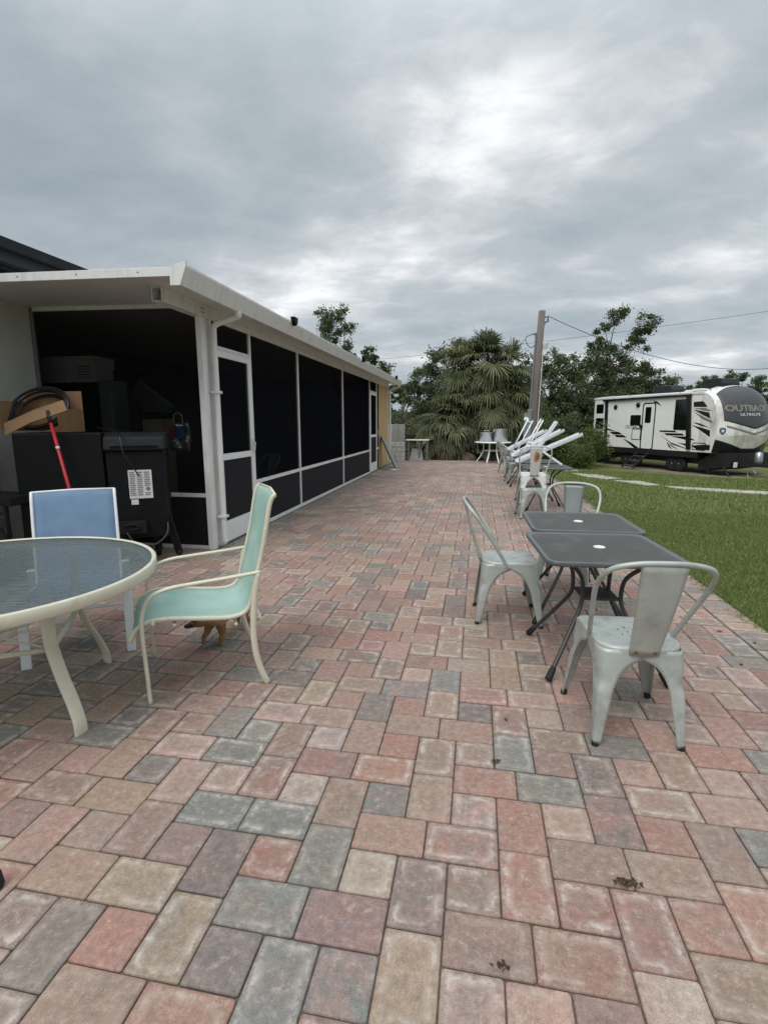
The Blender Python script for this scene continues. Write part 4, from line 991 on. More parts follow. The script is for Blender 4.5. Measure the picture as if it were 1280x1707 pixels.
MB().add([(-.25, -.05, 0), (.28, -.1, 0), (.2, .1, .42), (-.15, .1, .46), (-.25, .0, 0), (.28, -.05, 0)], [(0, 1, 2, 3)]).build('sheet', M['wood_grey'], t, solid=.03)
t = thing('leaning_panel', 'grey metal panel leaning against the plywood at the porch end', 'panel', (-2.70, 15.75, 0))
MB().beam((.28, 0, .02), (-.17, 0, .98), .30, .045, up=(1, 0, .5)).build('panel_sheet', M['galv_dark'], t, bevel=.006)
MB().beam((.31, 0, .03), (-.14, 0, .99), .34, .012, up=(1, 0, .5)).build('panel_rim', M['galv'], t, bevel=.003)
t = thing('lid', 'round shiny lid lying on the pavers by the second porch door', 'lid', (-2.50, 15.3, .001))
MB().lathe([(.24, 0), (.25, .006), (.24, .016), (.12, .03), (.01, .034)], seg=32).build('disc', M['tin'], t, smooth=True)
MB().lathe([(.02, .033), (.012, .05), (.022, .06), (.01, .066)], seg=14).build('knob', M['rubber'], t)

# utility pole with its service drop
t = thing('utility_pole', 'weathered wooden service pole leaning slightly right beside the palm', 'pole', (2.02, 20.0, terr(2, 20)))
pb, pt = Vector((0, 0, -.3)), Vector((.20, 0, 5.62))
pr = lambda z: pb+(pt-pb)*((z+.3)/5.92)
MB().tube([pb, pr(1), pr(3), pt], [.165, .155, .135, .12], 14).build('pole_shaft', M['wood_pole'], t, smooth=True)
mb_ = MB().box(-.27, -.13, -.20, .0, 1.15, 2.0).box(-.16, .0, -.22, -.15, .55, 2.15).build('meter_box', M['meter'], t, bevel=.01)
MB().lathe([(.09, 0), (.09, .05), (.07, .08), (.01, .09)], seg=18, T=Matrix.Translation((-.20, -.2, 1.78)) @ Matrix.Rotation(PI/2, 4, 'X')).build('meter_glass', M['plug'], mb_, smooth=True)
MB().tube([pr(2.0)+Vector((-.15, -.08, 0)), pr(4.75)+Vector((-.15, -.05, 0))], .028).build('conduit', M['meter'], t)
MB().tube([pr(4.75)+Vector((-.15, -.05, 0)), pr(4.85)+Vector((-.17, -.06, 0)), pr(4.82)+Vector((-.26, -.06, 0))], [.03, .045, .05]).build('weatherhead', M['meter'], t)
MB().tube(spline([pr(4.82)+Vector((-.26, -.06, 0)), pr(4.7)+Vector((-.5, -.06, 0)), pr(4.45)+Vector((-.42, -.06, 0)), pr(4.35)+Vector((-.25, -.06, 0)), pr(4.5)+Vector((-.14, -.05, 0))], 5), .012).build('service_loop', M['wire'], t)
MB().tube([pr(5.4)+Vector((.1, 0, 0)), pr(5.4)+Vector((.22, 0, 0)), pr(5.25)+Vector((.25, 0, 0)), pr(5.22)+Vector((.1, 0, 0))], .022).build('hook', M['wire'], t)
MB().box(.16, .44, -.06, .06, 4.50, 4.55).lathe([(.08, 4.32), (.12, 4.5)], (.36, 0, 0), 12).build('lamp_head', M['plug'], t)
MB().tube(spline([pr(4.4)+Vector((.14, -.04, 0)), pr(3)+Vector((.16, -.06, 0)), pr(1.8)+Vector((.17, -.06, 0)), pr(.2)+Vector((.16, -.05, 0))], 5), .014).build('ground_wire', M['pvc'], t)
def wire(a, b, sag, label, r=.012):
    a, b = Vector(a), Vector(b)
    pts = [a+(b-a)*q-Vector((0, 0, sag*4*q*(1-q))) for q in [i/30 for i in range(31)]]
    tag(MB().tube(pts, r, 6).build('cable', M['wire'], smooth=True), label, 'cable', 'overhead cables')
wire((2.42, 20, 5.17), (24, 38, 6.6), 1.9, 'thick sagging cable running from the pole to the right')
wire((2.3, 20.2, 4.9), (2.45, 20.1, 5.15), .1, 'short cable loop at the top of the pole', .01)
wire((-20, 70, 9.2), (50, 62, 15.5), .8, 'thin distant cable crossing the sky above the trailer', .018)

# ------------------------------------------------------------------ foliage
def quads_mesh(name, cen, a, b, rnd, m):
    n = len(cen); V = np.empty((n, 4, 3)); V[:, 0] = cen-a; V[:, 1] = cen-b*.55+a*.1; V[:, 2] = cen+a; V[:, 3] = cen+b*.55+a*.1
    me = bpy.data.meshes.new(name); me.vertices.add(n*4); me.vertices.foreach_set('co', V.ravel().astype(np.float32))
    me.loops.add(n*4); me.loops.foreach_set('vertex_index', np.arange(n*4, dtype=np.int32))
    me.polygons.add(n); me.polygons.foreach_set('loop_start', (np.arange(n)*4).astype(np.int32))
    at = me.attributes.new('rnd', 'FLOAT', 'POINT'); at.data.foreach_set('value', np.repeat(np.clip(rnd, 0, 1), 4).astype(np.float32))
    me.update(calc_edges=True); me.validate(); me.materials.append(m)
    o = bpy.data.objects.new(name, me); COL.objects.link(o); return o
def rvec(n):
    v = RNG.normal(size=(n, 3)); return v/np.linalg.norm(v, axis=1, keepdims=True)
def tree(label, cat, x, y, h, blobs, n, leaf=.16, m='leaf', name='tree', trunk=.16, group=None, clump=.34, lean=(0, 0)):
    """blobs: (dx, dy, z, radius, zscale) masses; leaves sit in clumps along twigs inside each mass"""
    z0 = terr(x, y)
    t = thing(name, label, cat, (x, y, z0), 0, group)
    tr = MB(); top = Vector((lean[0], lean[1], h*.62))
    if trunk: tr.tube(spline([(0, 0, -.2), (lean[0]*.2+.05, 0, h*.2), (lean[0]*.6-.04, lean[1]*.5, h*.42), top], 4), [trunk*(1-.05*i) for i in range(13)], 8)
    C = []
    tot = sum(b[3]**2 for b in blobs)
    for dx, dy, bz, br, zs in blobs:
        if trunk:
            s0 = top*min(1, max(.3, (bz-br*.8)/h)); e_ = Vector((dx, dy, bz))
            tr.tube(spline([s0, (s0+e_)/2+Vector((random.uniform(-.2, .2), 0, .1)), e_], 4), [trunk*.4, trunk*.36, trunk*.32, trunk*.26, trunk*.2, trunk*.18, trunk*.14, trunk*.1, trunk*.06], 6)
        nb = int(n*br*br/tot); nc = max(5, int(nb/95))
        d = rvec(nc)*(RNG.uniform(.25, 1.0, (nc, 1))**.5)*br*RNG.uniform(.85, 1.12, (nc, 1)); d[:, 2] *= zs
        cc = np.array([dx, dy, bz])+d
        if trunk:
            for q in cc[::3]:
                tr.tube([Vector((dx, dy, bz)), Vector(q.tolist())], [trunk*.10, trunk*.03], 4)
        tone = RNG.normal(.42, .13, nc)
        k = RNG.integers(0, nc, nb)
        off = RNG.normal(size=(nb, 3))*clump*.5*RNG.uniform(.6, 1.4, nc)[k][:, None]*(br**.4); off[:, 2] *= .7
        C.append((cc[k]+off, tone[k]+RNG.normal(0, .14, nb)))
    cen = np.concatenate([c[0] for c in C]); rn = np.concatenate([c[1] for c in C]); nn = len(cen)
    a = rvec(nn)*leaf*RNG.uniform(.4, 1.0, (nn, 1))*.5; b = np.cross(a, rvec(nn)); b = b/np.linalg.norm(b, axis=1, keepdims=True)*np.linalg.norm(a, axis=1, keepdims=True)
    cen[:, 2] = np.maximum(cen[:, 2], .05)
    o = quads_mesh('crown', cen, a, b, rn, M[m]); o.parent = t
    if trunk: tr.build('trunk', M['bark'], t, smooth=True)
    return t
def blobset(w, h0, h1, n, r, depth=.8, seed=0):
    q = random.Random(seed); out = []
    for i in range(n):
        out.append((q.uniform(-w, w), q.uniform(-depth, depth), q.uniform(h0, h1), r*q.uniform(.7, 1.25), q.uniform(.6, .95)))
    return out
TG = 'trees behind the patio'
tree('oak with open crown standing behind the left side of the palm', 'tree', -1.9, 31, 7.4, [(-1.3, 0, 3.3, 1.2, .9), (-1.1, .2, 4.9, 1.0, .8), (-.2, 0, 5.8, 1.1, .8), (.9, 0, 6.3, .95, .8), (1.4, .3, 4.8, 1.3, .9), (.3, 0, 4.2, 1.4, .8), (-1.9, 0, 4.0, .6, .8), (-.6, 0, 2.4, 1.3, .8), (-1.2, -.2, 2.0, 1.3, .9), (.6, 0, 2.6, 1.5, .9), (-.8, 0, 3.6, 1.2, .9)], 24000, .20, group=TG)
tree('rounded tree crown rising over the porch roof', 'tree', -7.05, 26, 7.2, [(-.65, 0, 6.95, .5, .8), (.05, 0, 6.95, .62, .8), (.45, 0, 6.3, .5, .8), (-.3, 0, 6.1, .65, .8), (.6, 0, 5.5, .4, .8), (0, .3, 4.8, 1.0, .8)], 6500, .16, group=TG)
tree('smaller tree crown over the far end of the porch roof', 'tree', -5.35, 26.5, 6.4, [(-.25, 0, 5.5, .36, 1.1), (.0, 0, 5.0, .45, .9), (.6, 0, 4.6, .4, .6), (-.3, 0, 4.2, .7, .8)], 3600, .16, group=TG)
tree('tall ragged tree with two leafy tops leaning over the hedge line', 'tree', 8.4, 36, 9.8, [(.2, 0, 9.0, .75, .9), (-.5, 0, 8.2, .55, .8), (1.9, 0, 8.3, .85, .85), (1.5, 0, 7.2, .8, .8), (-.9, 0, 7.2, .7, .7), (.2, 0, 6.5, 1.1, .9), (-1.0, .3, 5.4, 1.4, .8), (.9, .3, 5.2, 1.5, .8), (0, 0, 3.8, 1.8, .8), (1.4, 0, 3.4, 1.6, .9), (-1.6, 0, 3.4, 1.5, .9)], 26000, .22, group=TG)
tree('dense dark tree right behind the utility pole', 'tree', 4.6, 33, 7.2, [(-1.3, 0, 5.4, .9, .9), (-.2, 0, 5.9, .85, .9), (.9, 0, 5.4, 1.0, .9), (1.9, .2, 6.0, .7, .9), (-.8, 0, 4.3, 1.5, .9), (1.2, 0, 4.1, 1.6, .9), (-1.6, 0, 2.9, 1.4, 1), (.2, 0, 2.6, 1.6, .9), (1.9, 0, 2.5, 1.5, .9)], 24000, .21, group=TG)
tree('broad dark tree ending the wood left of the trailer', 'tree', 10.6, 37.5, 6.9, [(-1.0, 0, 5.1, 1.2, .8), (.5, 0, 5.3, 1.1, .7), (1.6, 0, 4.6, 1.1, .7), (-.2, 0, 3.7, 1.7, .8), (1.6, 0, 3.2, 1.5, .9), (2.4, 0, 4.2, .7, .7), (-1.6, 0, 2.8, 1.6, .9)], 18000, .22, group=TG)
for i, (px_, y_, top) in enumerate(((.365, 58, 5.2), (.39, 56, 5.7), (.438, 60, 7.2), (.475, 55, 5.6), (.515, 57, 5.9), (.56, 60, 6.2))):
    tree(['low pale treetop just right of the first roof unit', 'pale treetop between the two black roof units', 'sparse taller treetop above the second black roof unit', 'pale treetop over the trailer front', 'pale treetop at the right photo edge', 'pale treetop beyond the right photo edge'][i], 'tree', px_*y_, y_, top+.9, blobset(1.3, 3.0, top*.93+.9, 7, 1.0, seed=i+3)+[(0, 0, 2.6, 2.2, .8)], 5000, .30, 'leaf_pale', group='trees beyond the trailer')
tree('distant pine with a rounded top beyond the brush', 'tree', -8.6, 62, 7.2, [(-.8, 0, 6.2, .9, .6), (.6, 0, 6.6, 1.0, .6), (1.6, 0, 5.9, .8, .6), (-.2, 0, 5.2, 1.0, .6)], 4000, .34, 'leaf', name='pine_tree', group='distant pines')
tree('second distant pine, at the corner of the porch', 'tree', -10.6, 64, 7.2, [(-.8, 0, 6.0, .9, .6), (.6, 0, 6.4, 1.0, .6), (0, 0, 5.0, 1.0, .6)], 3000, .34, 'leaf', name='pine_tree', group='distant pines')
for i, (x_, y_, w_, h_, m_, n_) in enumerate(((-5.2, 35, 1.7, 3.5, 'brush', 12000), (-3.4, 31, 1.3, 2.9, 'leaf', 10000), (-4.6, 29.5, 1.2, 2.5, 'leaf', 9000), (-2.7, 28.5, 1.2, 2.6, 'brush', 9000), (1.8, 29, 1.6, 3.4, 'leaf', 10000), (4.4, 29.5, 1.6, 3.0, 'leaf', 11000), (6.6, 32.5, 1.6, 3.4, 'leaf', 11000), (8.0, 37, 2.2, 3.6, 'leaf', 10000), (11.5, 41, 2.2, 4.2, 'leaf', 9000))):
    tree(['tall brown-green thicket beside the porch end', 'dark bush between the thicket and the oak', 'low dark bush behind the block stack', 'brownish bush at the foot of the palm', 'dark bush right behind the palm', 'dark bush right of the utility pole', 'dark bush behind the yellow-green shrub', 'dark bush at the rear of the trailer', 'dark bush behind the trailer roof'][i], 'bush', x_, y_, h_, blobset(w_, .5, h_*.78, 11, h_*.30, seed=i+20), n_, .17, m_, name='bush', trunk=.05, group='bushes behind the patio')
for i, (x_, y_, r_, z_) in enumerate(((4.95, 26.3, .78, .75), (6.0, 28.0, .7, 1.6), (4.35, 27.0, .5, 1.2))):
    tree(['yellow-green rounded shrub left of the trailer', 'yellow-green shrub close to the trailer rear', 'small yellow-green shrub behind the rounded one'][i], 'shrub', x_, y_, z_+r_, [(0, 0, z_, r_, .9), (.2, 0, z_*.6, r_*.95, .8)], 5000, .13, 'leaf_yellow', name='shrub', trunk=.04, group='yellow-green shrubs')
# a far belt of woodland closes the horizon
nn = 26000
ang = RNG.uniform(R(-55), R(62), nn); dist = RNG.uniform(75, 95, nn); hh = RNG.uniform(0, 1, nn)**.8*(4.2+1.6*np.sin(ang*23)+1.1*np.sin(ang*61+1))
cen = np.stack([np.sin(ang)*dist, np.cos(ang)*dist, hh-.9], 1); a = rvec(nn)*.55; b = np.cross(a, rvec(nn)); b = b/np.linalg.norm(b, axis=1, keepdims=True)*.5
tag(quads_mesh('woodland', cen, a, b, RNG.normal(.45, .15, nn), M['leaf']), kind='stuff')

def fan_palm(label, x, y, crowns, group='fan palms'):
    z0 = terr(x, y); t = thing('fan_palm', label, 'palm tree', (x, y, z0), 0, group)
    LV, LA, LB, LR = {'live': [], 'dead': []}, None, None, None
    V = {'live': ([], [], []), 'dead': ([], [], [])}
    stems = MB(); tr = MB()
    for (cx, cy, cz, nf, R0, base, emin, seed) in crowns:
        q = random.Random(seed); tk = .19 if cz > 1.7 else .07
        tr.tube(spline([(base[0], base[1], -.3), ((base[0]+cx)/2, (base[1]+cy)/2, cz*.5), (cx, cy, cz)], 6), [tk*(1+.15*(i % 2)) for i in range(13)], 10)
        for i in range(nf):
            az = q.uniform(0, 2*PI); qq = (i+.5)/nf
            el = R(85-(85-emin)*qq**.85)+R(q.uniform(-16, 16)); dead = (qq > .80 and q.random() < .45)
            L = R0*q.uniform(.45, .75)
            d = Vector((math.cos(el)*math.cos(az), math.cos(el)*math.sin(az), math.sin(el)))
            c0 = Vector((cx, cy, cz+(.25*(1-qq)))); mid = c0+d*L*.6; hub = c0+d*L-Vector((0, 0, .10*L*(1+math.cos(el))))
            stems.tube([c0, mid, hub], [.022, .016, .012], 4)
            dd = (hub-mid).normalized(); dd = (dd+Vector((0, 0, -.25))).normalized()
            s = dd.cross(Vector((0, 0, 1))); s = s.normalized() if s.length > .01 else Vector((1, 0, 0)); u = s.cross(dd)
            k = 'dead' if dead else 'live'; B = V[k]
            nb = 30; bl = R0*q.uniform(.50, .68)*(.85 if dead else 1); tone = q.gauss(.46, .24)
            for j in range(nb):
                th = (j/(nb-1)-.5)*R(235)*(.35 if dead else 1)
                fd = (dd*math.cos(th)+s*math.sin(th)); fold = u*(.22*abs(math.sin(th))+q.uniform(-.06, .06)); fd = (fd+fold).normalized()
                ln = bl*(1-.25*abs(th)/2)*q.uniform(.88, 1.1); w = .024
                sw_ = fd.cross(u).normalized()*w
                p1 = hub+fd*ln*.5; p2 = hub+fd*ln*.8-Vector((0, 0, ln*q.uniform(.05, .16))); p3 = hub+fd*ln*q.uniform(.85, 1.15)-Vector((0, 0, ln*(q.uniform(.1, .6) if not dead else .7)))
                o = len(B[0]); B[0].extend([hub-sw_*.3, hub+sw_*.3, p1+sw_, p1-sw_, p2+sw_*.8, p2-sw_*.8, p3])
                B[1].extend([(o, o+1, o+2, o+3), (o+3, o+2, o+4, o+5), (o+5, o+4, o+6)]); tv = min(1, max(0, tone+q.gauss(0, .1))); B[2].extend([tv]*7)
    for k, nm, mm in (('live', 'fronds', 'frond'), ('dead', 'dead_fronds', 'frond_dead')):
        if not V[k][0]: continue
        me = bpy.data.meshes.new(nm); me.from_pydata([tuple(v) for v in V[k][0]], [], V[k][1]); me.materials.append(M[mm])
        at = me.attributes.new('rnd', 'FLOAT', 'POINT'); at.data.foreach_set('value', np.array(V[k][2], dtype=np.float32)); me.update()
        o = bpy.data.objects.new(nm, me); COL.objects.link(o); o.parent = t
    stems.build('frond_stems', M['frond'], t); tr.build('trunk', M['palm_bark'], t, smooth=True)
    return t
fan_palm('big shaggy fan palm clump behind the far table', .05, 22.2, [(.35, 0, 3.85, 66, 1.45, (.1, 0), -66, 1), (1.25, .2, 3.5, 50, 1.4, (.5, .1), -68, 2), (-.65, .2, 3.6, 48, 1.4, (-.4, .2), -64, 3), (.6, -.2, 2.7, 42, 1.5, (.4, -.1), -70, 5), (-.5, -.4, 2.2, 34, 1.45, (-.3, -.3), -55, 6), (1.5, -.1, 2.3, 32, 1.4, (.7, -.1), -60, 8)])
fan_palm('low young fan palm left of the big clump', -1.15, 21.3, [(0, 0, 1.35, 52, 1.35, (0, 0), -40, 4), (.55, -.2, .8, 34, 1.2, (.3, 0), -30, 7)])
# distant white trailer seen through the brush
t = thing('distant_trailer', 'small white trailer far behind the brush left of the palm', 'trailer', (-3.25, 38, terr(-3, 38)))
MB().box(-1.0, .5, -1, 1, .6, 2.3).build('trailer_body', M['rv_white'], t, bevel=.08)
MB().box(-1.05, .55, -1.05, 1.05, 2.3, 2.36).build('roof', M['white_alu'], t)
MB().box(-.9, .4, -1.012, -1.002, 1.3, 1.8).build('window', M['rv_glass'], t)

# ------------------------------------------------------------------ travel trailer
RVO = Vector((6.66, 31.4, -.9)); ang = math.atan2(-.892, .452)
rv = thing('travel_trailer', 'black and white travel trailer parked on the grass', 'trailer', RVO, ang)
# local: x forward along the side, camera side is -y, z up
WID = 3.05
def arch(y, c=.12): return c*(1-((y+WID/2)/(WID/2))**2) if True else 0   # y from 0 (camera side) to WID
ys_ = [WID*k/10 for k in range(11)]
def ztop(y, base=3.60, cr=.12): u = y/WID*2-1; return base+cr*(1-u*u)
b_ = MB()
sect = [(0, .98)]+[(y, ztop(y)) for y in ys_]+[(WID, .98)]
b_.prism(sect, lambda a, b, t: (t, a, b), 0, 7.0)
body = b_.build('body', M['rv_white'], rv)
r_ = MB(); sect = [(y-.0+(-.03 if y == 0 else (.03 if y == WID else 0)), ztop(y)+.03) for y in ys_]+[(WID+.03, 3.56), (-.03, 3.56)]
sect = [(-.03, 3.54)]+[(y*(WID+.06)/WID-.03, ztop(y)+.03) for y in ys_]+[(WID+.03, 3.54)]
r_.prism(sect, lambda a, b, t: (t, a, b), -.04, 7.02)
roofrv = r_.build('roof', M['white_frame'], rv)
MB().box(.0, 7.0, -.012, WID+.012, .70, .978).build('skirt', M['rv_skirt'], rv, bevel=.01)
MB().box(.2, 8.0, .35, WID-.35, .42, .70).build('chassis', M['rv_skirt'], rv)
# moulded front cap
def capx(u, z):
    zt_ = 3.60+.36*(1-u*u)
    if z > 1.75: q = (z-1.75)/max(.1, zt_-1.75); sx = 1.38*math.sqrt(max(0, 1-min(1, q)**2.3))
    else: sx = 1.38-.30*((1.75-z)/.85)
    k = 1-.36*abs(u)**2.3
    return 6.98+sx*k
def cap_pt(u, z, off=0):
    y = WID/2+u*WID/2
    if off:
        e = 1e-2; p = Vector(cap_pt(u, z)); a = Vector(cap_pt(u+e, z))-p; b = Vector(cap_pt(u, z+e))-p; nrm = a.cross(b).normalized()
        if nrm.x < 0: nrm = -nrm
        return tuple(p+nrm*off)
    return (capx(u, z), y, z)
NU, NZ = 40, 34
us = [-1+2*i/NU for i in range(NU+1)]
def zrow(u, q, z0, z1): return z0+(z1-z0)*q
def cap_patch(name, m, u0, u1, zlo, zhi, off, nu=40, nz=24, solid=.004):
    P = []
    for j in range(nz+1):
        row = []
        for i in range(nu+1):
            u = u0+(u1-u0)*i/nu; a, b = zlo(u), zhi(u); q = j/nz
            row.append(cap_pt(u, a+(b-a)*q, off))
        P.append(row)
    return MB().grid(P).build(name, m, rv, smooth=True, solid=solid)
ztc = lambda u: 3.60+.36*(1-u*u)
# the cap shell with closed sides
P = []
for j in range(NZ+1):
    q = 1-(1-j/NZ)**1.6
    P.append([cap_pt(u, .98+(ztc(u)-.001-.98)*q) for u in us])
cp = MB().grid(P)
for side in (-1, 1):
    u = side; rows = [[(6.98, WID/2+u*WID/2, z) if k == 0 else tuple(Vector((6.98, WID/2+u*WID/2, z)).lerp(Vector(cap_pt(u, z)), k/6)) for k in range(7)] for z in [.98+(3.599-.98)*(1-(1-j/NZ)**1.6) for j in range(NZ+1)]]
    cp.grid(rows)
cp.build('front_cap', M['rv_dirty'], rv, smooth=False)
for p_ in bpy.data.objects[-1:] if False else []: pass
vlow = lambda u: 2.02+.42*abs(u)**1.15
cap_patch('front_shield', M['rv_shield'], -.86, .86, vlow, lambda u: ztc(u)-.09-.18*abs(u)**4, .012)
cap_patch('shield_trim', M['rv_grey'], -.80, .80, lambda u: vlow(u)-.25, lambda u: vlow(u)-.17, .008, nz=3)
cap_patch('lower_front', M['rv_black'], -1.0, 1.0, lambda u: .99, lambda u: 1.18+.40*max(0, abs(u)-.25)/.75, .010, nz=8)
# black box under the nose
nb = MB(); nb.prism([(6.9, .12), (6.9, .55), (7.6, .97), (8.25, .97), (8.2, .35), (7.7, .28)], lambda a, b, t: (a, t, b+.02), .25, WID-.25)
nb.build('nose_underside', M['rv_skirt'], rv)
pieces(MB().beam((8.0, WID*.33, .50), (9.9, WID/2-.06, .50), .1, .14).beam((8.0, WID*.67, .50), (9.9, WID/2+.06, .50), .1, .14), 'hitch_beam', M['rv_skirt'], rv)
MB().tube([(9.3, WID/2, -.02), (9.3, WID/2, .95)], .04).box(9.15, 9.45, WID/2-.18, WID/2+.18, -.0, .02).build('tongue_jack', M['galv_dark'], rv)
MB().lathe([(.02, .8), (.16, .8), (.17, .9), (.15, 1.25), (.05, 1.32)], (8.75, WID/2-.1, -.25), 20).build('gas_bottle', M['rim'], rv, smooth=True)
MB().box(8.30, 8.34, .62, .80, .38, .60).build('white_tag', M['plug'], rv)
MB().tube([(9.55, WID/2-.35, .2+.16*math.sin(a)) if False else (9.2+.17*math.cos(a), .55, .02+.17*math.sin(a)+.15) for a in [2*PI*k/24 for k in range(24)]], .018, 6, closed=True).build('dolly_wheel', M['rim'], rv)
# side details; D(x,z outline) as thin raised pieces on the camera side (y<0)
def side(name, m, pts, t=.006, par=None, y0=0.0):
    o = MB().prism(pts, lambda a, b, q: (a, -q, b), y0, y0+t).build(name, m, par or rv); return o
def rr(x0, x1, z0, z1, r=.06, n=4):
    o = []
    for cx, cz, a0 in ((x1-r, z1-r, 0), (x0+r, z1-r, PI/2), (x0+r, z0+r, PI), (x1-r, z0+r, 1.5*PI)): o += [(cx+r*math.cos(a0+PI/2*k/n), cz+r*math.sin(a0+PI/2*k/n)) for k in range(n+1)]
    return o
def frame_ring(name, m, x0, x1, z0, z1, w, r=.07, t=.008):
    a = rr(x0, x1, z0, z1, r, 5); b = rr(x0+w, x1-w, z0+w, z1-w, max(.01, r-w*.6), 5); n = len(a)
    v = [(x, -t, z) for x, z in a]+[(x, -t, z) for x, z in b]+[(x, .001, z) for x, z in a]+[(x, .001, z) for x, z in b]
    f = [(k, (k+1) % n, n+(k+1) % n, n+k) for k in range(n)]+[(2*n+k, 2*n+(k+1) % n, (k+1) % n, k) for k in range(n)]+[(n+k, n+(k+1) % n, 3*n+(k+1) % n, 3*n+k) for k in range(n)]
    return MB().add(v, f).build(name, m, rv)
def win(x0, x1, z0, z1):
    w = side('window', M['rv_black'], rr(x0, x1, z0, z1, .07), .012)
    side('pane', M['rv_glass'], rr(x0+.035, x1-.035, z0+.035, z1-.035, .05), .003, w, .0125)
for a in ((.17, .74, 2.78, 3.28), (.17, .80, 1.90, 2.52), (2.82, 3.52, 2.14, 2.66), (5.58, 6.36, 1.94, 3.34)): win(*a)
side('awning_arm', M['rv_black'], [(.90, 3.44), (1.08, 3.44), (1.20, 1.10), (1.04, 1.10)], .07)
side('awning_arm', M['rv_black'], [(6.2, 3.50), (6.42, 3.50), (6.66, 1.08), (6.46, 1.08)], .09)
MB().tube([(.75, -.07, 3.47), (6.45, -.07, 3.52)], .055, 12).build('awning_roll', M['rv_black'], rv, smooth=True)
frame_ring('door_frame', M['rv_black'], 3.60, 4.44, .92, 3.26, .065, .14)
dr = side('door', M['rv_white'], rr(3.68, 4.36, .99, 3.18, .10), .010)
side('door_window', M['rv_glass'], rr(3.80, 4.18, 2.26, 3.04, .05), .004, dr, .0105)
side('handle', M['rv_black'], rr(3.60, 3.70, 1.96, 2.16, .03), .04, dr, .0105)
MB().box(3.50, 3.56, -.06, 0, 2.05, 2.2).build('grab_handle', M['rv_black'], rv, bevel=.01)
for a in ((2.98, 3.60, 1.40, 1.97), (.13, .86, 1.18, 1.72), (6.72, 7.40, 1.06, 1.40)): frame_ring('hatch_frame', M['rv_black'], *a, .035, .06)
for x, z in ((1.68, 3.10), (3.28, 3.16)):
    MB().lathe([(.13, 0), (.13, .03), (.09, .06), (.02, .07)], seg=20, T=Matrix.Translation((x, 0, z)) @ Matrix.Rotation(PI/2, 4, 'X')).build('porch_speaker', M['rv_black'], rv, smooth=True)
sw_sets = [[(.84, 1.97), (1.25, 1.94), (1.95, 1.78), (1.3, 1.84)], [(1.33, 1.77), (2.04, 1.78), (2.34, 1.65), (1.62, 1.64)], [(1.72, 1.62), (2.40, 1.62), (2.66, 1.50), (1.92, 1.49)],
           [(2.35, 1.46), (2.95, 1.26), (3.57, .985), (3.22, .985)], [(.10, 1.62), (.55, 1.36), (1.02, 1.24), (.6, 1.30)], [(.10, 1.50), (.4, 1.24), (1.02, 1.16), (.5, 1.22), (.12, 1.36)],
           [(4.72, 1.91), (5.66, 1.91), (5.84, 1.83), (4.86, 1.83)], [(5.06, 1.78), (6.10, 1.79), (6.24, 1.69), (5.24, 1.68)], [(5.46, 1.65), (6.38, 1.65), (6.86, 1.50), (6.4, 1.49)],
           [(4.84, 1.70), (5.5, 1.36), (6.5, 1.09), (6.55, 1.06), (5.6, 1.26)], [(5.90, 1.36), (6.50, 1.31), (6.62, 1.16)], [(5.25, 1.38), (5.45, 1.22), (5.66, 1.01), (5.42, 1.14)], [(5.30, 1.36), (5.7, 1.17), (6.05, 1.0), (5.6, 1.16)],
           [(4.18, 3.36), (4.5, 3.28), (4.78, 3.06), (4.4, 3.22)],
           [(6.60, 2.30), (6.95, 2.26), (7.53, 2.06), (7.0, 2.16)], [(6.58, 2.18), (7.1, 2.06), (7.54, 1.95), (7.56, 1.66), (7.1, 1.92)], [(6.56, 3.20), (7.05, 3.22), (7.3, 2.96), (6.58, 2.98)], [(6.56, 2.88), (7.4, 2.72), (7.5, 2.45), (7.0, 2.66)], [(6.66, 1.26), (7.3, 1.32), (7.62, 1.32), (7.62, 1.10), (7.0, 1.06)]]
gr = MB()
for s_ in sw_sets: gr.prism(s_, lambda a, b, q: (a, -q, b), .001, .004)
pieces(gr, 'black_graphic', M['rv_black'], rv)
gr = MB()
for s_ in ([(6.58, 2.80), (7.2, 2.52), (7.6, 2.36), (7.6, 2.26), (7.1, 2.44)], [(6.56, 2.94), (7.2, 2.92), (7.5, 2.80), (7.3, 2.78)]): gr.prism(s_, lambda a, b, q: (a, -q, b), .0045, .006)
pieces(gr, 'grey_graphic', M['rv_grey'], rv)
Ts = Matrix(((1, 0, 0, 3.05), (0, 0, -1, -.006), (0, 1, 0, 2.045), (0, 0, 0, 1)))
text_mesh('side_lettering', 'OUTBACK', .24, M['rv_black'], rv, Ts, .002, .95)
def wrap_text(name, body, size, zc, sx, m, bold=0):
    o = text_mesh(name, body, size, m, rv, Matrix.Identity(4), .003, sx, bold)
    for v in o.data.vertices:
        u = (v.co.x-.20)/(WID/2); z = zc+v.co.y*.9; off = .02+v.co.z
        v.co = Vector(cap_pt(u, z, off))
wrap_text('front_lettering', 'OUTBACK', .40, 2.88, 1.12, M['rv_grey'], .012)
wrap_text('front_small_lettering', 'ULTRALITE', .17, 2.62, 1.25, M['plug'])
bd = [( -.86+.10*math.sin(0), 0)]
sh = []
for (du, dz) in ((-.065, .12), (0, .155), (.065, .12), (.065, -.02), (.035, -.10), (0, -.145), (-.035, -.10), (-.065, -.02)): sh.append((du, dz))
v = [cap_pt(-.88+du, 1.92+dz, .012) for du, dz in sh]; bm_ = MB().add(v, [tuple(range(8))]).build('badge', M['rv_badge'], rv, solid=.006)
v = [cap_pt(-.88+du*.45, 1.925+dz*.45, .022) for du, dz in sh]; MB().add(v, [tuple(range(8))]).build('badge_emblem', M['plug'], bm_, solid=.004)
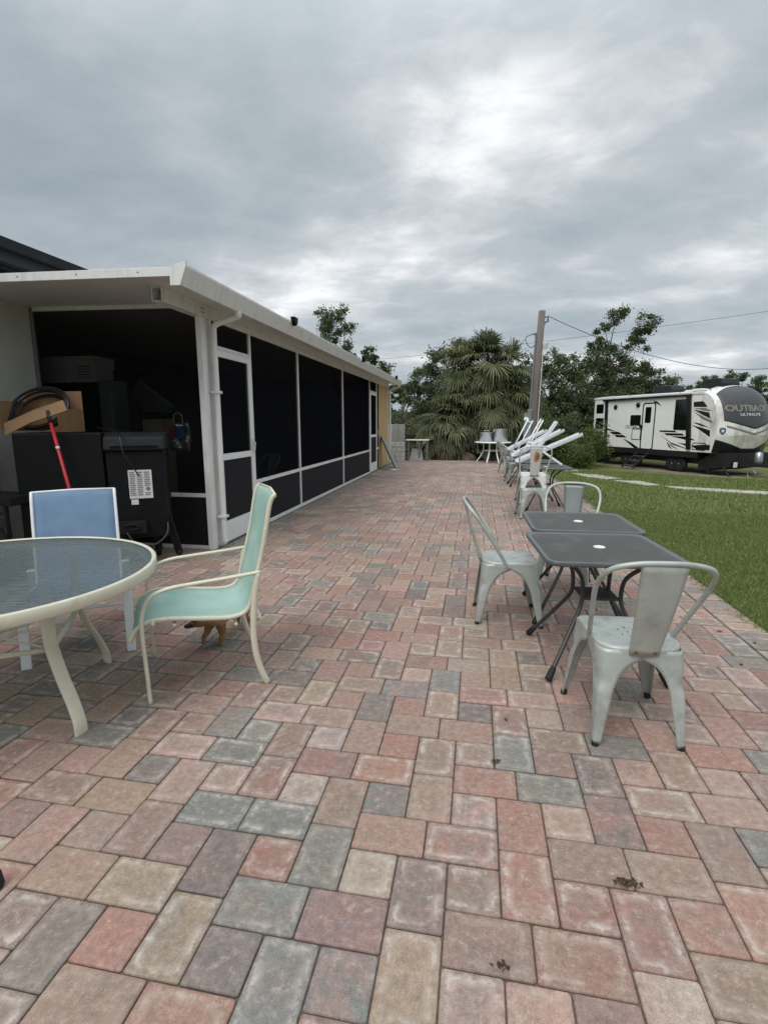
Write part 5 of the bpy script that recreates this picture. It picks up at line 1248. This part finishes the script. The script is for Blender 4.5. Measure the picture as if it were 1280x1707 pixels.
# roof units, lights, wheels, steps, jacks
def ac(x0, x1, y0, y1, z0, h):
    out = [(x0, z0), (x1, z0), (x1+.02, z0+h*.5), (x1-.08, z0+h*.95), (x1-.3, z0+h), (x0+.15, z0+h), (x0+.02, z0+h*.7)]
    MB().prism(out, lambda a, b, q: (a, q, b), y0, y1).build('roof_unit', M['rv_skirt'], rv, bevel=.05, smooth=False)
ac(3.2, 4.4, .9, 1.7, 3.72, .38); ac(6.15, 7.25, .75, 1.75, 3.74, .50)
MB().prism([(6.0, 3.70), (6.9, 3.70), (6.6, 3.80), (6.2, 3.80)], lambda a, b, q: (a, q, b), .25, .65).prism([(5.5, 3.70), (5.9, 3.70), (5.8, 3.78), (5.6, 3.78)], lambda a, b, q: (a, q, b), .5, .9).build('roof_vent', M['white_frame'], rv)
for x in (2.6, 5.7, 7.3): MB().lathe([(.03, 0), (.03, .03), (.01, .05)], (x, .06, 3.66), 10).build('marker_lamp', M['rv_black'], rv)
for x in (2.55, 5.55, 5.95, 3.2)[:4]:
    w = MB().lathe([(.2, -.1), (.33, -.11), (.36, -.06), (.36, .06), (.33, .11), (.2, .1)], seg=32, T=Matrix.Translation((x, .22, .36)) @ Matrix.Rotation(PI/2, 4, 'X')).build('wheel', M['tyre'], rv, smooth=True)
    MB().lathe([(.20, .0), (.19, .08), (.13, .05), (.06, .06), (.05, .10), (.01, .105)], seg=20, T=Matrix.Translation((x, .22, .36)) @ Matrix.Rotation(PI/2, 4, 'X')).build('rim', M['rim'], w, smooth=True)
st_ = MB()
for y in (-.0,):
    for x in (3.65, 4.35): st_.beam((x, -.1, .80), (x, -1.05, .06), .04, .09)
s0 = st_.build('entry_steps', M['rv_skirt'], rv)
for k in range(3):
    z = .62-.22*k; y = -.28-.29*k; MB().box(3.66, 4.34, y-.13, y+.06, z-.02, z+.01).build('tread', M['rim'], s0)
MB().beam((3.66, -.95, .12), (3.62, -1.25, -.02), .03, .03).beam((4.34, -.95, .12), (4.38, -1.25, -.02), .03, .03).build('step_foot', M['rim'], s0)
def jack(x, dx): MB().beam((x, .25, .68), (x+dx, .25, -.03), .06, .05).beam((x+dx*.1-.35, .25, .64), (x+dx*.75, .25, .2), .04, .04).box(x+dx-.12, x+dx+.12, .12, .38, -.04, -.01).build('jack', M['rv_skirt'], rv)
jack(1.45, -.5); jack(7.1, .45); jack(7.9, .6)

# ------------------------------------------------------------------ small litter on the pavers
def weed(label, x, y, r, n, seed):
    q = random.Random(seed); v = []; f = []
    for i in range(n):
        a = q.uniform(0, 2*PI); d = r*q.uniform(0, 1); px, py = x+math.cos(a)*d*1.5, y+math.sin(a)*d*.5; s_ = q.uniform(.004, .009); b = q.uniform(0, PI); o = len(v); z = q.uniform(.002, .018)
        v += [(px-math.cos(b)*s_, py-math.sin(b)*s_, z), (px+math.sin(b)*s_*.6, py, z+s_), (px+math.cos(b)*s_, py+math.sin(b)*s_, z+.003), (px-math.sin(b)*s_*.6, py, z)]
        f.append((o, o+1, o+2, o+3))
    o = MB().add(v, f).build('weed', M['seedling'], solid=.001); tag(o, label, 'weed', 'tiny dry weeds in the paver joints')
weed('dry brown weed tuft in a joint in front of the near grey chair', .515, 1.497, .035, 46, 1)
weed('tiny dry weed at the lowest middle joint', .108, 1.17, .016, 18, 2)
weed('tiny dark weed left of the near chair feet', .125, 2.02, .016, 16, 3)
def leaf_litter(label, x, y, r, rz):
    r = r*.62
    pts = [(0, r, .004), (r*.55, r*.3, .006), (r*.4, -r*.5, .003), (0, -r, .008), (-r*.45, -r*.4, .004), (-r*.5, r*.35, .007)]
    o = MB().add(pts, [tuple(range(6))]).build('fallen_leaf', M['seedling'], solid=.0012); o.location = (x, y, .0012); o.rotation_euler = (0, 0, rz); tag(o, label, 'leaf', 'fallen leaves on the pavers')
leaf_litter('brown leaf lying on a paver in front of the tables', .19, 2.36, .022, .5)
leaf_litter('brown leaf on the edge course beside the near chair', 1.72, 3.72, .03, 1.2)
leaf_litter('brown leaf near the lawn edge right of the tables', 1.86, 3.55, .025, 2.2)
leaf_litter('brown leaf at the lawn edge closest to the camera', 1.62, 3.2, .025, .2)
t = thing('rubber_foot', 'black rubber chair tip at the left edge of the photo', 'chair tip', (-1.445, 1.14, 0))
MB().lathe([(.022, 0), (.026, .01), (.022, .05), (.016, .06)], seg=16).build('tip', M['rubber'], t, smooth=True)
MB().tube([(0, 0, .05), (-.06, -.02, .35)], .014, 10).build('leg_stub', M['cream'], t, smooth=True)

# ------------------------------------------------------------------ sky and light
w = bpy.data.worlds.new('World'); scene.world = w; w.use_nodes = True
nt = w.node_tree; n = nt.nodes; l = nt.links; n.clear()
out = n.new('ShaderNodeOutputWorld')
EL, AZ = 52, 200
sky = n.new('ShaderNodeTexSky'); sky.sky_type = 'NISHITA'; sky.sun_disc = False; sky.sun_elevation = R(EL); sky.sun_rotation = R(AZ)
bg1 = n.new('ShaderNodeBackground'); bg1.inputs[1].default_value = .06; l.new(sky.outputs[0], bg1.inputs[0])
tc = n.new('ShaderNodeTexCoord'); sp = n.new('ShaderNodeSeparateXYZ'); l.new(tc.outputs['Generated'], sp.inputs[0])
def mt(op, a, b=None):
    x = n.new('ShaderNodeMath'); x.operation = op
    for i, s in enumerate((a, b)):
        if s is None: continue
        if isinstance(s, (int, float)): x.inputs[i].default_value = s
        else: l.new(s, x.inputs[i])
    return x.outputs[0]
zz = mt('ADD', mt('MAXIMUM', sp.outputs[2], 0.0), .17)
cb_ = n.new('ShaderNodeCombineXYZ'); l.new(mt('DIVIDE', sp.outputs[0], zz), cb_.inputs[0]); l.new(mt('DIVIDE', sp.outputs[1], zz), cb_.inputs[1])
mp = n.new('ShaderNodeMapping'); mp.inputs['Rotation'].default_value = (0, 0, R(-22)); mp.inputs['Scale'].default_value = (1.0, 1.25, 1); mp.inputs['Location'].default_value = (3.1, 1.7, 0)
l.new(cb_.outputs[0], mp.inputs[0])
n1 = N(n, 'ShaderNodeTexNoise', Scale=.95, Detail=9.0, Roughness=.50, Distortion=.15); n2 = N(n, 'ShaderNodeTexNoise', Scale=4.2, Detail=10.0, Roughness=.62, Distortion=.3)
for q in (n1, n2): l.new(mp.outputs[0], q.inputs['Vector'])
mixn = mt('ADD', mt('MULTIPLY', n1.outputs[0], .78), mt('MULTIPLY', n2.outputs[0], .22))
# thin, brighter patch of cloud ahead and to the right
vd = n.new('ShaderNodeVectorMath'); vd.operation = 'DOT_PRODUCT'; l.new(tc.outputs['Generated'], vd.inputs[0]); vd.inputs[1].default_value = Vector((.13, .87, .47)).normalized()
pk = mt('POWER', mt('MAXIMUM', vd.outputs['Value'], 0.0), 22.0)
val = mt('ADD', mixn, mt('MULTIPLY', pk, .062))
cr_ = ramp(n, [(.32, (.255, .305, .34, 1)), (.44, (.325, .37, .40, 1)), (.53, (.405, .44, .468, 1)), (.59, (.53, .555, .575, 1)), (.68, (.84, .85, .86, 1))])
l.new(val, cr_.inputs[0])
# overcast skies are brighter overhead than near the horizon
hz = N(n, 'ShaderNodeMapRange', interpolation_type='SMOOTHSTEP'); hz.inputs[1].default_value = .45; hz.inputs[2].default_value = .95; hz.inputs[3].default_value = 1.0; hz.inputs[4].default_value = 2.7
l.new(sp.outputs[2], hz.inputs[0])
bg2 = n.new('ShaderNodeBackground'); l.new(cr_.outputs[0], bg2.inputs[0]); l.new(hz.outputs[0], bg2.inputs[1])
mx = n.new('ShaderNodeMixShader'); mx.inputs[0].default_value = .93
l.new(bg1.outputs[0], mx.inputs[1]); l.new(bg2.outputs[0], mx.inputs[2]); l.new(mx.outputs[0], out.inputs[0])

sun = bpy.data.lights.new('sun', 'SUN'); sun.energy = 1.3; sun.angle = R(35); sun.color = (1, .97, .93)
so = bpy.data.objects.new('sun', sun); COL.objects.link(so)
# Nishita sun_rotation runs clockwise from +y
dirv = Vector((math.sin(R(AZ))*math.cos(R(EL)), math.cos(R(AZ))*math.cos(R(EL)), math.sin(R(EL))))
so.rotation_euler = dirv.to_track_quat('Z', 'Y').to_euler()

cam = bpy.data.cameras.new('camera'); co = bpy.data.objects.new('camera', cam); COL.objects.link(co)
co.location = (0, 0, 1.45); cam.sensor_fit = 'VERTICAL'; cam.sensor_height = 36; cam.lens = 850/1707*36; cam.clip_end = 2000
pitch = math.atan(151.5/850); yaw = math.atan(153*math.cos(pitch)/850)
co.rotation_euler = (PI/2-pitch, 0, yaw)
scene.camera = co
vs = scene.view_settings; vs.view_transform = 'Standard'; vs.look = 'None'; vs.exposure = .42; vs.gamma = 1; vs.use_curve_mapping = False
scene.cycles.use_denoising = True
scene.cycles.max_bounces = 8; scene.cycles.transparent_max_bounces = 16
